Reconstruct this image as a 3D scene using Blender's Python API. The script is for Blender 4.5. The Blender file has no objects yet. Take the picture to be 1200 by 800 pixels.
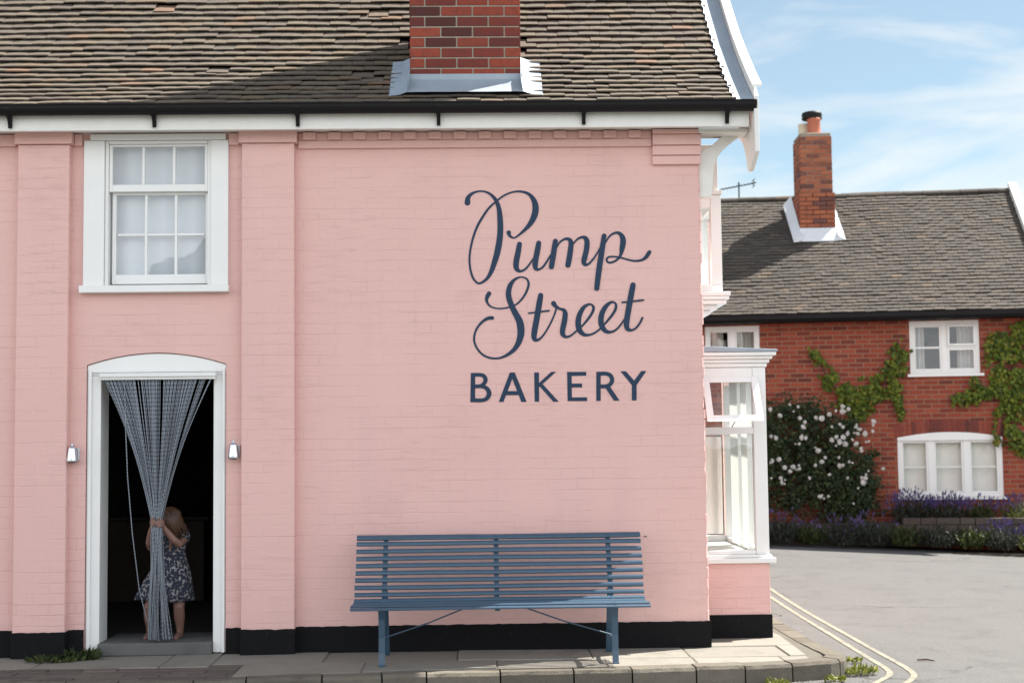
import bpy, math, random
from mathutils import Vector, Matrix, noise
R = math.radians
rnd = random.Random(7)
scene = bpy.context.scene
COL = scene.collection
U = rnd.uniform

# ------------------------------------------------------------------ camera
F, PSI, RHO, DIST, EYE = 1667.0, R(1.26), 0.0116, 11.1, 1.6
PITCH = math.atan(117 / F)
fw = Vector((math.sin(PSI)*math.cos(PITCH), math.cos(PSI)*math.cos(PITCH), math.sin(PITCH)))
r0 = Vector((math.cos(PSI), -math.sin(PSI), 0)); u0 = r0.cross(fw)
cr = r0*math.cos(RHO) - u0*math.sin(RHO); cu = u0*math.cos(RHO) + r0*math.sin(RHO)
CAM = Vector((0, -DIST, EYE))
def at(px, py, Y=0.0):                      # photo measurement -> point of the plane y = Y
    d = fw*F + cr*(px-600) - cu*(py-400)
    return CAM + d*((Y-CAM.y)/d.y)
cd = bpy.data.cameras.new('camera'); cam = bpy.data.objects.new('camera', cd); COL.objects.link(cam)
m = Matrix((cr, cu, -fw)).transposed().to_4x4(); m.translation = CAM
cam.matrix_world = m
cd.sensor_width = 36; cd.lens = 50.0; cd.clip_end = 3000; cd.clip_start = .1
cd.dof.use_dof = True; cd.dof.focus_distance = 11.1; cd.dof.aperture_fstop = 2.2
scene.camera = cam

# ------------------------------------------------------------------ mesh builder
OFF = {}
class MB:
    def __init__(s): s.v = []; s.f = []; s.smooth = []
    def add(s, vs, fs, sm=False):
        b = len(s.v); s.v += [Vector(v) for v in vs]
        for f in fs: s.f.append([b+i for i in f]); s.smooth.append(sm)
        return s
    def box(s, x0, x1, y0, y1, z0, z1):
        return s.add([(x0,y0,z0),(x1,y0,z0),(x1,y1,z0),(x0,y1,z0),(x0,y0,z1),(x1,y0,z1),(x1,y1,z1),(x0,y1,z1)],
              [(0,3,2,1),(4,5,6,7),(0,1,5,4),(1,2,6,5),(2,3,7,6),(3,0,4,7)])
    def hexa(s, p):                          # 8 points, same order as box
        return s.add(p, [(0,3,2,1),(4,5,6,7),(0,1,5,4),(1,2,6,5),(2,3,7,6),(3,0,4,7)])
    def prism(s, poly, a, b, plane='xz'):    # polygon extruded from a to b along the third axis
        n = len(poly)
        def P(q, t):
            return {'xz':(q[0],t,q[1]), 'yz':(t,q[0],q[1]), 'xy':(q[0],q[1],t)}[plane]
        vs = [P(q,a) for q in poly] + [P(q,b) for q in poly]
        fs = [tuple(range(n)), tuple(reversed(range(n,2*n)))] + [(i,n+i,n+(i+1)%n,(i+1)%n) for i in range(n)]
        return s.add(vs, fs)
    def tube(s, pts, rad, n=8, caps=True):
        pts = [Vector(p) for p in pts]; k = len(pts)
        if not isinstance(rad, (list, tuple)): rad = [rad]*k
        vs = []; prev = None
        for i, p in enumerate(pts):
            t = (pts[min(i+1,k-1)] - pts[max(i-1,0)]).normalized()
            if prev is None:
                a = t.cross(Vector((0,0,1)))
                if a.length < .1: a = t.cross(Vector((1,0,0)))
            else: a = prev - t*prev.dot(t)
            a.normalize(); prev = a; b = t.cross(a)
            for j in range(n):
                th = 2*math.pi*j/n
                vs.append(p + (a*math.cos(th) + b*math.sin(th))*rad[i])
        fs = [(i*n+j, i*n+(j+1)%n, (i+1)*n+(j+1)%n, (i+1)*n+j) for i in range(k-1) for j in range(n)]
        s.add(vs, fs, True)
        if caps:
            s.add(vs[:n], [tuple(reversed(range(n)))]); s.add(vs[-n:], [tuple(range(n))])
        return s
    def lathe(s, prof, c, n=20, sq=1.0):
        vs = []
        for (r_, z) in prof:
            for j in range(n):
                th = 2*math.pi*j/n; vs.append((c[0]+r_*math.cos(th), c[1]+r_*math.sin(th)*sq, c[2]+z))
        fs = [(i*n+j, i*n+(j+1)%n, (i+1)*n+(j+1)%n, (i+1)*n+j) for i in range(len(prof)-1) for j in range(n)]
        return s.add(vs, fs, True)
    def ball(s, c, rx, ry, rz, n=12, mtx=None):
        vs = []; fs = []; k = n//2+1; c = Vector(c)
        for i in range(k):
            ph = math.pi*i/(k-1)
            for j in range(n):
                th = 2*math.pi*j/n
                p = Vector((rx*math.sin(ph)*math.cos(th), ry*math.sin(ph)*math.sin(th), rz*math.cos(ph)))
                vs.append(c + (mtx @ p if mtx else p))
        fs = [(i*n+j, (i+1)*n+j, (i+1)*n+(j+1)%n, i*n+(j+1)%n) for i in range(k-1) for j in range(n)]
        return s.add(vs, fs, True)
    def leaf(s, c, nrm, up, L, W):           # one folded leaf of four triangles
        n_ = nrm.normalized(); u = (up - n_*up.dot(n_))
        if u.length < 1e-3: u = n_.orthogonal()
        u.normalize(); w = n_.cross(u); c = Vector(c)
        vs = [c - u*L*.5, c - w*W*.5 + n_*W*.12 - u*L*.08, c + u*L*.5, c + w*W*.5 + n_*W*.12 - u*L*.08]
        return s.add(vs, [(0,1,2),(0,2,3)])
    def build(s, name, mat, parent=None, bevel=0, local=False, weld=False):
        o_ = OFF.get(parent.name, Vector()) if parent and not local else Vector()
        me = bpy.data.meshes.new(name)
        me.from_pydata([v - o_ for v in s.v], [], s.f); me.update()
        me.polygons.foreach_set('use_smooth', s.smooth)
        ob = bpy.data.objects.new(name, me); COL.objects.link(ob)
        if mat: me.materials.append(mat)
        if parent: ob.parent = parent; OFF[ob.name] = OFF.get(parent.name, Vector())
        if bevel:
            b = ob.modifiers.new('bevel','BEVEL'); b.width = bevel; b.segments = 2; b.limit_method = 'ANGLE'; b.angle_limit = R(40)
        return ob
def tag(o, label=None, cat=None, group=None, kind=None):
    if label: o['label'] = label
    if cat: o['category'] = cat
    if group: o['group'] = group
    if kind: o['kind'] = kind
    return o
def empty(name, loc, rz=0):
    o = bpy.data.objects.new(name, None); COL.objects.link(o); o.location = loc; o.rotation_euler = (0,0,rz)
    o.empty_display_size = .2
    OFF[o.name] = Vector(loc); return o

# ------------------------------------------------------------------ materials
class N:
    def __init__(s, name):
        s.m = bpy.data.materials.new(name); s.m.use_nodes = True; s.t = s.m.node_tree
        s.b = s.t.nodes['Principled BSDF']; s.out = s.t.nodes['Material Output']
    def n(s, ty, **kw):
        x = s.t.nodes.new(ty)
        for k, v in kw.items():
            if hasattr(x, k): setattr(x, k, v)
            else: x.inputs[k].default_value = v
        return x
    def l(s, a, b): s.t.links.new(a, b)
    def coord(s): return s.n('ShaderNodeTexCoord').outputs['Object']
    def mapped(s, sc, c=None):
        mp = s.n('ShaderNodeMapping'); mp.inputs['Scale'].default_value = sc
        s.l(c or s.coord(), mp.inputs['Vector']); return mp.outputs['Vector']
    def noise(s, scale, detail=4, rough=.55, vec=None):
        x = s.n('ShaderNodeTexNoise'); x.inputs['Scale'].default_value = scale; x.inputs['Detail'].default_value = detail
        x.inputs['Roughness'].default_value = rough
        s.l(vec or s.coord(), x.inputs['Vector']); return x.outputs['Fac']
    def ramp(s, fac, stops, interp='LINEAR'):
        x = s.n('ShaderNodeValToRGB'); x.color_ramp.interpolation = interp; e = x.color_ramp.elements
        while len(e) < len(stops): e.new(.5)
        for i, (p, c) in enumerate(stops):
            e[i].position = p; e[i].color = (*c, 1) if isinstance(c, (tuple, list)) else (c, c, c, 1)
        s.l(fac, x.inputs['Fac']); return x.outputs['Color']
    def mix(s, fac, a, b, mode='MIX'):
        x = s.n('ShaderNodeMix'); x.data_type = 'RGBA'; x.blend_type = mode
        for sock, v in ((x.inputs[0], fac), (x.inputs[6], a), (x.inputs[7], b)):
            if isinstance(v, (int, float)): sock.default_value = v
            elif isinstance(v, (tuple, list)): sock.default_value = (*v, 1)
            else: s.l(v, sock)
        return x.outputs[2]
    def math(s, op, a, b=None, clamp=False):
        x = s.n('ShaderNodeMath'); x.operation = op; x.use_clamp = clamp
        for i, v in enumerate((a, b)):
            if v is None: continue
            if isinstance(v, (int, float)): x.inputs[i].default_value = v
            else: s.l(v, x.inputs[i])
        return x.outputs[0]
    def bump(s, h, strength=.3, dist=.01, normal=None):
        x = s.n('ShaderNodeBump'); x.inputs['Strength'].default_value = strength; x.inputs['Distance'].default_value = dist
        s.l(h, x.inputs['Height'])
        if normal: s.l(normal, x.inputs['Normal'])
        return x.outputs['Normal']
    def island(s): return s.n('ShaderNodeNewGeometry').outputs['Random Per Island']
    def done(s, col=None, rough=.6, normal=None, metal=0, spec=.5):
        i = s.b.inputs
        if isinstance(col, (tuple, list)): i['Base Color'].default_value = (*col, 1)
        elif col is not None: s.l(col, i['Base Color'])
        if isinstance(rough, (int, float)): i['Roughness'].default_value = rough
        else: s.l(rough, i['Roughness'])
        i['Metallic'].default_value = metal; i['Specular IOR Level'].default_value = spec
        if normal: s.l(normal, i['Normal'])
        return s.m
def simple(name, col, rough=.5, var=.12, scale=9, bump=.05, metal=0, spec=.5, bscale=60):
    a = N(name); f = a.noise(scale, 5)
    c = a.mix(f, tuple(x*(1-var) for x in col), tuple(min(1,x*(1+var)) for x in col))
    return a.done(c, rough, a.bump(a.noise(bscale, 4), bump, .006) if bump else None, metal, spec)

def wall_uv(a, sx=1.0, sz=1.0):
    s = a.n('ShaderNodeSeparateXYZ'); a.l(a.coord(), s.inputs[0])
    c = a.n('ShaderNodeCombineXYZ'); a.l(a.math('ADD', s.outputs[0], s.outputs[1]), c.inputs[0]); a.l(s.outputs[2], c.inputs[1])
    return c.outputs[0], s
def painted_brick(name='painted_brick_pink', c1=(.71,.438,.402), c2=(.775,.50,.458)):
    a = N(name); uv, s = wall_uv(a)
    # slight waviness of the old courses
    d = a.n('ShaderNodeTexNoise'); d.inputs['Scale'].default_value = 3; d.inputs['Detail'].default_value = 3; a.l(a.coord(), d.inputs['Vector'])
    vm = a.n('ShaderNodeVectorMath'); vm.operation = 'SCALE'; vm.inputs['Scale'].default_value = .022; a.l(d.outputs['Color'], vm.inputs[0])
    va = a.n('ShaderNodeVectorMath'); va.operation = 'ADD'; a.l(uv, va.inputs[0]); a.l(vm.outputs[0], va.inputs[1])
    b = a.n('ShaderNodeTexBrick'); a.l(va.outputs[0], b.inputs['Vector'])
    b.inputs['Scale'].default_value = 1; b.inputs['Brick Width'].default_value = .25; b.inputs['Row Height'].default_value = .082
    b.inputs['Mortar Size'].default_value = .006; b.inputs['Mortar Smooth'].default_value = .6; b.inputs['Bias'].default_value = 0
    b.inputs['Color1'].default_value = (.25,.25,.25,1); b.inputs['Color2'].default_value = (.75,.75,.75,1)
    mask = a.ramp(a.noise(1.7, 6, .65, a.mapped((1,1,2.5))), [(.42,.0),(.72,1.0)])
    joint = a.math('MULTIPLY', b.outputs['Fac'], mask)
    col = a.mix(a.noise(.9, 5), c1, c2)
    col = a.mix(a.math('MULTIPLY', joint, .05), col, (.40,.22,.21))
    # dirt and chips low down on the wall, small scuffs higher up
    sp = a.ramp(a.noise(34, 6, .75), [(.66,0.0),(.74,1.0)])
    low = a.ramp(s.outputs[2], [(.2,1.0),(.75,.06)])
    col = a.mix(a.math('MULTIPLY', a.math('MULTIPLY', sp, low), .5), col, (.17,.13,.14))
    scuff = a.ramp(a.noise(7, 8, .8), [(.70,0.0),(.76,1.0)])
    col = a.mix(a.math('MULTIPLY', scuff, .30), col, (.30,.18,.18))
    drip = a.math('MULTIPLY', a.ramp(a.noise(1.0, 6, .65, a.mapped((11,11,.7))), [(.56,0.0),(.74,1.0)]), a.ramp(a.noise(.8, 4), [(.45,0.0),(.65,1.0)]))
    col = a.mix(a.math('MULTIPLY', drip, .16), col, (.45,.29,.27))
    stain = a.ramp(a.noise(1.0, 6, .6, a.mapped((3,3,.5))), [(.5,0.0),(.8,1.0)])
    col = a.mix(a.math('MULTIPLY', stain, .22), col, (.56,.36,.36))
    rid = a.math('MULTIPLY', a.ramp(a.noise(1.0, 5, .7, a.mapped((3.2,3.2,24))), [(.52,0.0),(.70,1.0)]), a.ramp(a.noise(1.3, 4), [(.42,0.0),(.62,1.0)]))
    col = a.mix(a.math('MULTIPLY', rid, .10), col, (.46,.27,.26))
    h = a.math('ADD', a.math('ADD', a.math('MULTIPLY', rid, .9), a.math('MULTIPLY', joint, -1.0)), a.math('MULTIPLY', a.noise(26, 6, .6), .55))
    h = a.math('ADD', h, a.math('MULTIPLY', b.outputs['Color'], .12))
    return a.done(col, .62, a.bump(h, .6, .006), 0, .3)

M = {}
M['pink'] = painted_brick()
M['white'] = simple('white_gloss_paint', (.80,.80,.78), .35, .04, 5, .05)
M['white_old'] = simple('weathered_white_paint', (.76,.75,.71), .5, .07, 14, .18)
M['tar'] = (lambda a: a.done(a.mix(a.ramp(a.noise(28, 7, .75), [(.63,0.0),(.70,1.0)]), (.003,.003,.004), (.06,.052,.055)), .8, a.bump(a.noise(20,6), .5, .008), 0, .25))(N('black_tar_paint'))
M['black'] = simple('black_painted_iron', (.006,.005,.006), .55, .3, 20, .1, 0, .25)
def tile_mat(name, stops, moss):
    a = N(name)
    c = a.ramp(a.island(), stops)
    c = a.mix(a.math('MULTIPLY', a.noise(38, 7, .7), .75), c, (.055,.048,.04))
    li = a.ramp(a.noise(12, 6, .7), [(.58,0.0),(.68,1.0)])
    c = a.mix(a.math('MULTIPLY', li, .5), c, moss)
    return a.done(c, .85, a.bump(a.noise(70, 5), .5, .006), 0, .25)
M['tile'] = tile_mat('old_clay_peg_tiles', [(0,(.120,.094,.079)),(.3,(.172,.138,.106)),(.55,(.146,.119,.096)),(.8,(.190,.153,.110)),(.96,(.195,.140,.095)),(.997,(.27,.155,.10))], (.21,.195,.14))
M['tile_far'] = tile_mat('cottage_clay_tiles', [(0,(.066,.056,.050)),(.4,(.086,.073,.063)),(.8,(.102,.086,.072)),(.97,(.115,.092,.07)),(1,(.17,.12,.085))], (.15,.138,.10))
M['deck'] = simple('roof_underlay', (.03,.025,.022), .9)
M['lead'] = (lambda a: a.done(a.mix(a.noise(5, 6, .65), (.24,.29,.34), (.40,.45,.50)), .55, a.bump(a.noise(11, 5), .4, .012), .25))(N('lead_sheet'))
def brick_island(name, stops):
    a = N(name); c = a.ramp(a.island(), stops)
    c = a.mix(a.ramp(a.noise(22, 7, .7), [(.45,0.0),(.8,.7)]), c, (.07,.032,.035))
    c = a.mix(a.ramp(a.noise(45, 6, .7), [(.69,0.0),(.80,.35)]), c, (.33,.22,.18))
    return a.done(c, .8, a.bump(a.noise(80, 5, .6), .5, .005), 0, .3)
M['chim_brick'] = brick_island('chimney_bricks', [(0,(.075,.022,.020)),(.25,(.145,.031,.023)),(.6,(.235,.045,.027)),(.9,(.30,.060,.032)),(1,(.10,.028,.025))])
M['far_chim_brick'] = brick_island('cottage_chimney_bricks', [(0,(.12,.05,.04)),(.25,(.30,.095,.05)),(.6,(.38,.125,.06)),(.85,(.34,.11,.055)),(1,(.13,.06,.055))])
M['mortar'] = simple('lime_mortar', (.33,.285,.23), .9, .2, 30, .4)
def cottage_brick():
    a = N('cottage_red_brick'); uv, s = wall_uv(a)
    b = a.n('ShaderNodeTexBrick'); a.l(uv, b.inputs['Vector'])
    b.inputs['Scale'].default_value = 1; b.inputs['Brick Width'].default_value = .235; b.inputs['Row Height'].default_value = .076
    b.inputs['Mortar Size'].default_value = .011; b.inputs['Mortar Smooth'].default_value = .35; b.offset = .5
    b.inputs['Color1'].default_value = (0,0,0,1); b.inputs['Color2'].default_value = (1,1,1,1); b.inputs['Mortar'].default_value = (.5,.5,.5,1)
    c = a.ramp(b.outputs['Color'], [(0,(.12,.034,.025)),(.2,(.20,.042,.026)),(.6,(.27,.055,.031)),(1,(.33,.078,.040))])
    c = a.mix(a.ramp(a.noise(2.2, 5), [(.45,0.0),(.75,.35)]), c, (.36,.10,.05))
    c = a.mix(a.ramp(a.noise(9, 6, .7), [(.5,0.0),(.75,.6)]), c, (.085,.03,.028))
    c = a.mix(a.math('MULTIPLY', b.outputs['Fac'], .75), c, (.27,.165,.115))
    h = a.math('ADD', a.math('MULTIPLY', b.outputs['Fac'], -1.0), a.math('MULTIPLY', a.noise(40, 5), .6))
    return a.done(c, .85, a.bump(h, .6, .01), 0, .25)
M['cot_brick'] = cottage_brick()
def glass():
    a = N('window_glass'); t = a.t
    tr = a.n('ShaderNodeBsdfTransparent'); tr.inputs[0].default_value = (.98,.985,.98,1)
    g = a.n('ShaderNodeBsdfGlossy'); g.inputs['Roughness'].default_value = .015
    a.l(a.bump(a.noise(2.2, 2), .10, .02), g.inputs['Normal'])
    lw_ = a.n('ShaderNodeLayerWeight'); lw_.inputs['Blend'].default_value = .5
    fr_ = a.math('ADD', a.math('MULTIPLY', a.math('POWER', lw_.outputs['Facing'], 4.0), .85), .10, True)
    mx = a.n('ShaderNodeMixShader'); a.l(fr_, mx.inputs[0]); a.l(tr.outputs[0], mx.inputs[1]); a.l(g.outputs[0], mx.inputs[2])
    a.l(mx.outputs[0], a.out.inputs['Surface']); return a.m
M['glass'] = glass()
M['blind'] = simple('cream_blind_cloth', (.82,.81,.77), .9, .05, 6, .1)
def sheer():
    a = N('white_curtain_cloth'); d = a.n('ShaderNodeBsdfDiffuse'); d.inputs[0].default_value = (.80,.80,.77,1)
    t_ = a.n('ShaderNodeBsdfTranslucent'); t_.inputs[0].default_value = (.80,.80,.76,1)
    mx = a.n('ShaderNodeMixShader'); mx.inputs[0].default_value = .45
    a.l(d.outputs[0], mx.inputs[1]); a.l(t_.outputs[0], mx.inputs[2]); a.l(mx.outputs[0], a.out.inputs['Surface']); return a.m
M['sheer'] = sheer()
M['cool_blind'] = simple('cool_grey_blind_cloth', (.62,.66,.70), .9, .08, 3, .1)
M['sign'] = (lambda a: a.done(a.mix(a.noise(20, 6), (.010,.030,.066), (.016,.042,.085)), .6, a.bump(a.noise(26,6,.6), .4, .004), 0, .35))(N('navy_sign_paint'))
M['bench'] = simple('slate_blue_gloss_paint', (.034,.078,.125), .40, .18, 8, .08, 0, .7)
M['steel'] = simple('brushed_steel', (.62,.64,.67), .28, .06, 30, .03, 1.0)
M['chain'] = simple('anodised_chain', (.21,.235,.27), .42, .15, 40, 0, .7)
M['rail'] = simple('white_rail', (.78,.78,.76), .35, .03)
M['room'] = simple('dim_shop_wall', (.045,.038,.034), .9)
M['dark_wood'] = simple('dark_wood', (.06,.04,.028), .5, .3, 6)
def stone(name, c1, c2, sp=(.2,.19,.18), isl=.5, bs=.5):
    a = N(name)
    c = a.mix(a.noise(7, 8, .7), c1, c2)
    c = a.mix(a.math('MULTIPLY', a.ramp(a.island(), [(0,0.0),(1,1.0)]), isl), c, tuple(x*.62 for x in c1))
    c = a.mix(a.ramp(a.noise(60, 6, .75), [(.60,0.0),(.70,.7)]), c, sp)
    c = a.mix(a.ramp(a.noise(2.1, 6, .7), [(.52,0.0),(.7,.45)]), c, tuple(x*.55 for x in c1))
    h = a.math('ADD', a.noise(14, 8, .7), a.math('MULTIPLY', a.noise(90, 4), .4))
    return a.done(c, .9, a.bump(h, bs, .012), 0, .25)
M['flag'] = stone('york_flagstones', (.215,.20,.172), (.305,.283,.24), (.14,.13,.12), .35)
M['joint'] = stone('sandy_joints', (.11,.10,.085), (.17,.155,.125), (.05,.05,.05), .1)
M['kerb'] = stone('granite_kerb', (.115,.10,.08), (.225,.20,.16), (.05,.045,.038), .45, 1.0)
M['sett'] = stone('brick_setts', (.12,.10,.09), (.19,.155,.13), (.12,.10,.09), .6, .8)
M['step'] = stone('worn_concrete_step', (.10,.098,.095), (.15,.145,.14), (.07,.07,.07), .0)
def asphalt():
    a = N('old_asphalt')
    c = a.mix(a.noise(.7, 6, .6), (.100,.098,.095), (.135,.131,.126))
    c = a.mix(a.ramp(a.noise(55, 4, .8), [(.48,0.0),(.72,.7)]), c, (.21,.204,.195))
    c = a.mix(a.ramp(a.noise(75, 4, .8), [(.52,0.0),(.70,.8)]), c, (.06,.06,.062))
    c = a.mix(a.ramp(a.noise(2.6, 7, .75), [(.50,0.0),(.68,.6)]), c, (.085,.082,.08))
    v = a.n('ShaderNodeTexVoronoi'); v.feature = 'DISTANCE_TO_EDGE'; v.inputs['Scale'].default_value = .45
    dn = a.n('ShaderNodeTexNoise'); dn.inputs['Scale'].default_value = 2.5; dn.inputs['Detail'].default_value = 6; a.l(a.coord(), dn.inputs['Vector'])
    vv = a.n('ShaderNodeVectorMath'); vv.operation = 'MULTIPLY_ADD'; a.l(dn.outputs['Color'], vv.inputs[0]); vv.inputs[1].default_value = (.7,.7,0); a.l(a.coord(), vv.inputs[2])
    a.l(vv.outputs[0], v.inputs['Vector'])
    crack = a.math('MULTIPLY', a.ramp(v.outputs['Distance'], [(.004,1.0),(.012,0.0)]), a.ramp(a.noise(.5, 3), [(.5,0.0),(.6,.8)]))
    c = a.mix(crack, c, (.05,.05,.05))
    h = a.math('ADD', a.noise(110, 4, .7), a.math('MULTIPLY', a.noise(30, 5), .7))
    return a.done(c, .88, a.bump(h, .6, .008), 0, .3)
M['asphalt'] = asphalt()
def roadline():
    a = N('worn_cream_line_paint')
    w = a.ramp(a.math('ADD', a.math('MULTIPLY', a.noise(9, 8, .8), .7), a.math('MULTIPLY', a.noise(70, 4, .8), .35)), [(.47,0.0),(.58,.9)])
    c = a.mix(w, (.31,.28,.205), (.16,.15,.13))
    return a.done(c, .8, a.bump(a.noise(110,4), .4, .006), 0, .3)
M['line'] = roadline()
M['soil'] = simple('garden_soil', (.05,.037,.026), .95, .4, 12, .8)
M['grass'] = simple('rough_grass', (.06,.085,.03), .95, .3, 2, .5)
def leafmat(name, stops, tl=.3, rough=.5):
    a = N(name); c = a.ramp(a.island(), stops)
    a.done(c, rough, None, 0, .3)
    t_ = a.n('ShaderNodeBsdfTranslucent'); a.l(c, t_.inputs[0])
    mx = a.n('ShaderNodeMixShader'); mx.inputs[0].default_value = tl
    a.l(a.b.outputs[0], mx.inputs[1]); a.l(t_.outputs[0], mx.inputs[2]); a.l(mx.outputs[0], a.out.inputs['Surface']); return a.m
M['vine_leaf'] = leafmat('creeper_leaves', [(0,(.04,.068,.010)),(.4,(.095,.14,.014)),(.75,(.165,.21,.022)),(.94,(.23,.23,.03)),(1,(.25,.11,.03))])
M['rose_leaf'] = leafmat('rose_leaves', [(0,(.010,.020,.008)),(.5,(.026,.045,.015)),(.9,(.052,.075,.024)),(1,(.08,.10,.03))], .2)
M['lav_leaf'] = leafmat('lavender_leaves', [(0,(.022,.028,.020)),(.5,(.042,.050,.038)),(1,(.075,.083,.062))])
M['green_leaf'] = leafmat('border_leaves', [(0,(.018,.030,.010)),(.6,(.045,.065,.018)),(1,(.11,.135,.04))])
M['weed_leaf'] = leafmat('weed_leaves', [(0,(.08,.10,.02)),(.6,(.17,.19,.03)),(1,(.30,.29,.05))])
M['lav_flower'] = leafmat('lavender_flowers', [(0,(.06,.04,.13)),(.6,(.10,.07,.21)),(1,(.20,.15,.33))])
M['petal'] = leafmat('white_petals', [(0,(.62,.60,.56)),(1,(.82,.80,.78))])
M['bark'] = simple('woody_stem', (.09,.06,.04), .9, .3, 20, .4)
M['clay'] = simple('terracotta', (.40,.12,.065), .7, .15, 12, .2)
M['cream_clay'] = simple('cream_clay', (.62,.53,.38), .7, .12, 12, .2)
M['skin'] = simple('skin', (.20,.105,.082), .5, .08, 14, .03)
M['hair'] = (lambda a: a.done(a.ramp(a.island(), [(0,(.026,.011,.006)),(.6,(.056,.024,.011)),(1,(.115,.054,.024))]), .4))(N('auburn_hair'))
def leopard():
    a = N('leopard_print_cotton'); v = a.n('ShaderNodeTexVoronoi'); v.feature = 'F1'; v.inputs['Scale'].default_value = 48; v.inputs['Randomness'].default_value = .9
    dn = a.n('ShaderNodeTexNoise'); dn.inputs['Scale'].default_value = 45; dn.inputs['Detail'].default_value = 3; a.l(a.coord(), dn.inputs['Vector'])
    vv = a.n('ShaderNodeVectorMath'); vv.operation = 'MULTIPLY_ADD'; a.l(dn.outputs['Color'], vv.inputs[0]); vv.inputs[1].default_value = (.02,.02,.02); a.l(a.coord(), vv.inputs[2])
    a.l(vv.outputs[0], v.inputs['Vector'])
    c = a.ramp(v.outputs['Distance'], [(0,(.02,.025,.045)),(.60,(.015,.02,.035)),(.66,(.24,.225,.235)),(1,(.28,.265,.27))])
    return a.done(c, .85)
M['dress'] = leopard()

# ------------------------------------------------------------------ world, sun
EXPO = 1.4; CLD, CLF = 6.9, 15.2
SUN_EL = R(54)
SUN_DIR = Vector((.906*math.cos(SUN_EL), .423*math.cos(SUN_EL), math.sin(SUN_EL))).normalized()
w = bpy.data.worlds.new('World'); scene.world = w; w.use_nodes = True
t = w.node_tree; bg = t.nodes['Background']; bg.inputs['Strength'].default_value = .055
def wn(ty): return t.nodes.new(ty)
def wramp(fac, stops):
    x = wn('ShaderNodeValToRGB'); e = x.color_ramp.elements
    while len(e) < len(stops): e.new(.5)
    for i, (p, v) in enumerate(stops): e[i].position = p; e[i].color = (v,v,v,1)
    t.links.new(fac, x.inputs['Fac']); return x.outputs['Color']
def wmath(op, p, q, clamp=False):
    x = wn('ShaderNodeMath'); x.operation = op; x.use_clamp = clamp
    for i, v in enumerate((p, q)):
        if isinstance(v, (int, float)): x.inputs[i].default_value = v
        else: t.links.new(v, x.inputs[i])
    return x.outputs[0]
sky = wn('ShaderNodeTexSky'); sky.sky_type = 'NISHITA'; sky.sun_disc = False
sky.sun_elevation = SUN_EL; sky.sun_rotation = math.atan2(SUN_DIR.x, SUN_DIR.y); sky.air_density = .85; sky.dust_density = .2; sky.ozone_density = .3
tc = wn('ShaderNodeTexCoord'); sx = wn('ShaderNodeSeparateXYZ'); t.links.new(tc.outputs['Generated'], sx.inputs[0])
mp = wn('ShaderNodeMapping')
mp.inputs['Scale'].default_value = (2.4, 1.2, 8.5); mp.inputs['Rotation'].default_value = (0, R(-12), 0); mp.inputs['Location'].default_value = (.35,.2,.62)
t.links.new(tc.outputs['Generated'], mp.inputs['Vector'])
nz = wn('ShaderNodeTexNoise'); nz.inputs['Scale'].default_value = 1.7; nz.inputs['Detail'].default_value = 7; nz.inputs['Roughness'].default_value = .55; nz.inputs['Distortion'].default_value = .45
t.links.new(mp.outputs['Vector'], nz.inputs['Vector'])
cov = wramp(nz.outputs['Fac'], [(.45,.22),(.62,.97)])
# low clouds; unseen ones behind the camera are added brightness to light the facade
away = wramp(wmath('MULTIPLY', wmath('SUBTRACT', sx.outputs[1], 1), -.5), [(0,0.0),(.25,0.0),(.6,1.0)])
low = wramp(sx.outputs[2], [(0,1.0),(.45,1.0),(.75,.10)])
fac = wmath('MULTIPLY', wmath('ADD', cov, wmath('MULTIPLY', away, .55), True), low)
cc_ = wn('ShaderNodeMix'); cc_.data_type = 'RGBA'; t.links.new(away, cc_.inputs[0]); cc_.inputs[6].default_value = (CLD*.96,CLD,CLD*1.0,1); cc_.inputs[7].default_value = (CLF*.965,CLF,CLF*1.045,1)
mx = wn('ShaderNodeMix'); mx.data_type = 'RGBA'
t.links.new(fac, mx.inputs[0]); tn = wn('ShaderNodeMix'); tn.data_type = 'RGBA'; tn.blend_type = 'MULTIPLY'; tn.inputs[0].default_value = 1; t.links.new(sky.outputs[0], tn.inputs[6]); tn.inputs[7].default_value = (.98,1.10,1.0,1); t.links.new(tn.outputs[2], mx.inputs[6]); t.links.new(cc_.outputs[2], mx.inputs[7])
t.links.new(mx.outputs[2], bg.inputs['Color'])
sl = bpy.data.lights.new('sun', 'SUN'); sl.energy = 4.8; sl.angle = R(.53); sl.color = (1, .95, .87)
so = bpy.data.objects.new('sun', sl); COL.objects.link(so); so.location = (6, 6, 14)
so.rotation_euler = (-SUN_DIR).to_track_quat('-Z','Y').to_euler()
vs = scene.view_settings; vs.view_transform = 'Standard'; vs.look = 'None'; vs.exposure = EXPO; vs.gamma = 1; vs.use_curve_mapping = False

# ================================================================== SETTING
def sstep(a, b, x):
    q = max(0, min(1, (x-a)/(b-a))); return q*q*(3-2*q)
def road_z(x, y):
    fall = (.055 - .042*(max(2.5, min(11, x)) - 4.8))*sstep(2.5, 10, y)*sstep(2.2, 3.4, x)
    return -.13 + fall + .008*noise.noise(Vector((x*.5, y*.5, 3)))
g = MB()
q = 600
g.add([(-q,-q,-.55),(q,-q,-.55),(q,q,-.55),(-q,q,-.55)], [(0,1,2,3)])
tag(g.build('ground', M['grass']), kind='structure')
rb = MB(); nx, ny = 90, 76
xs = [-26 + 52*i/(nx-1) for i in range(nx)]; ys = [-26 + 50*i/(ny-1) for i in range(ny)]
rb.add([(x, y, road_z(x, y)) for y in ys for x in xs], [(j*nx+i, j*nx+i+1, (j+1)*nx+i+1, (j+1)*nx+i) for j in range(ny-1) for i in range(nx-1)], True)
tag(rb.build('road', M['asphalt']), kind='structure')

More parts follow.
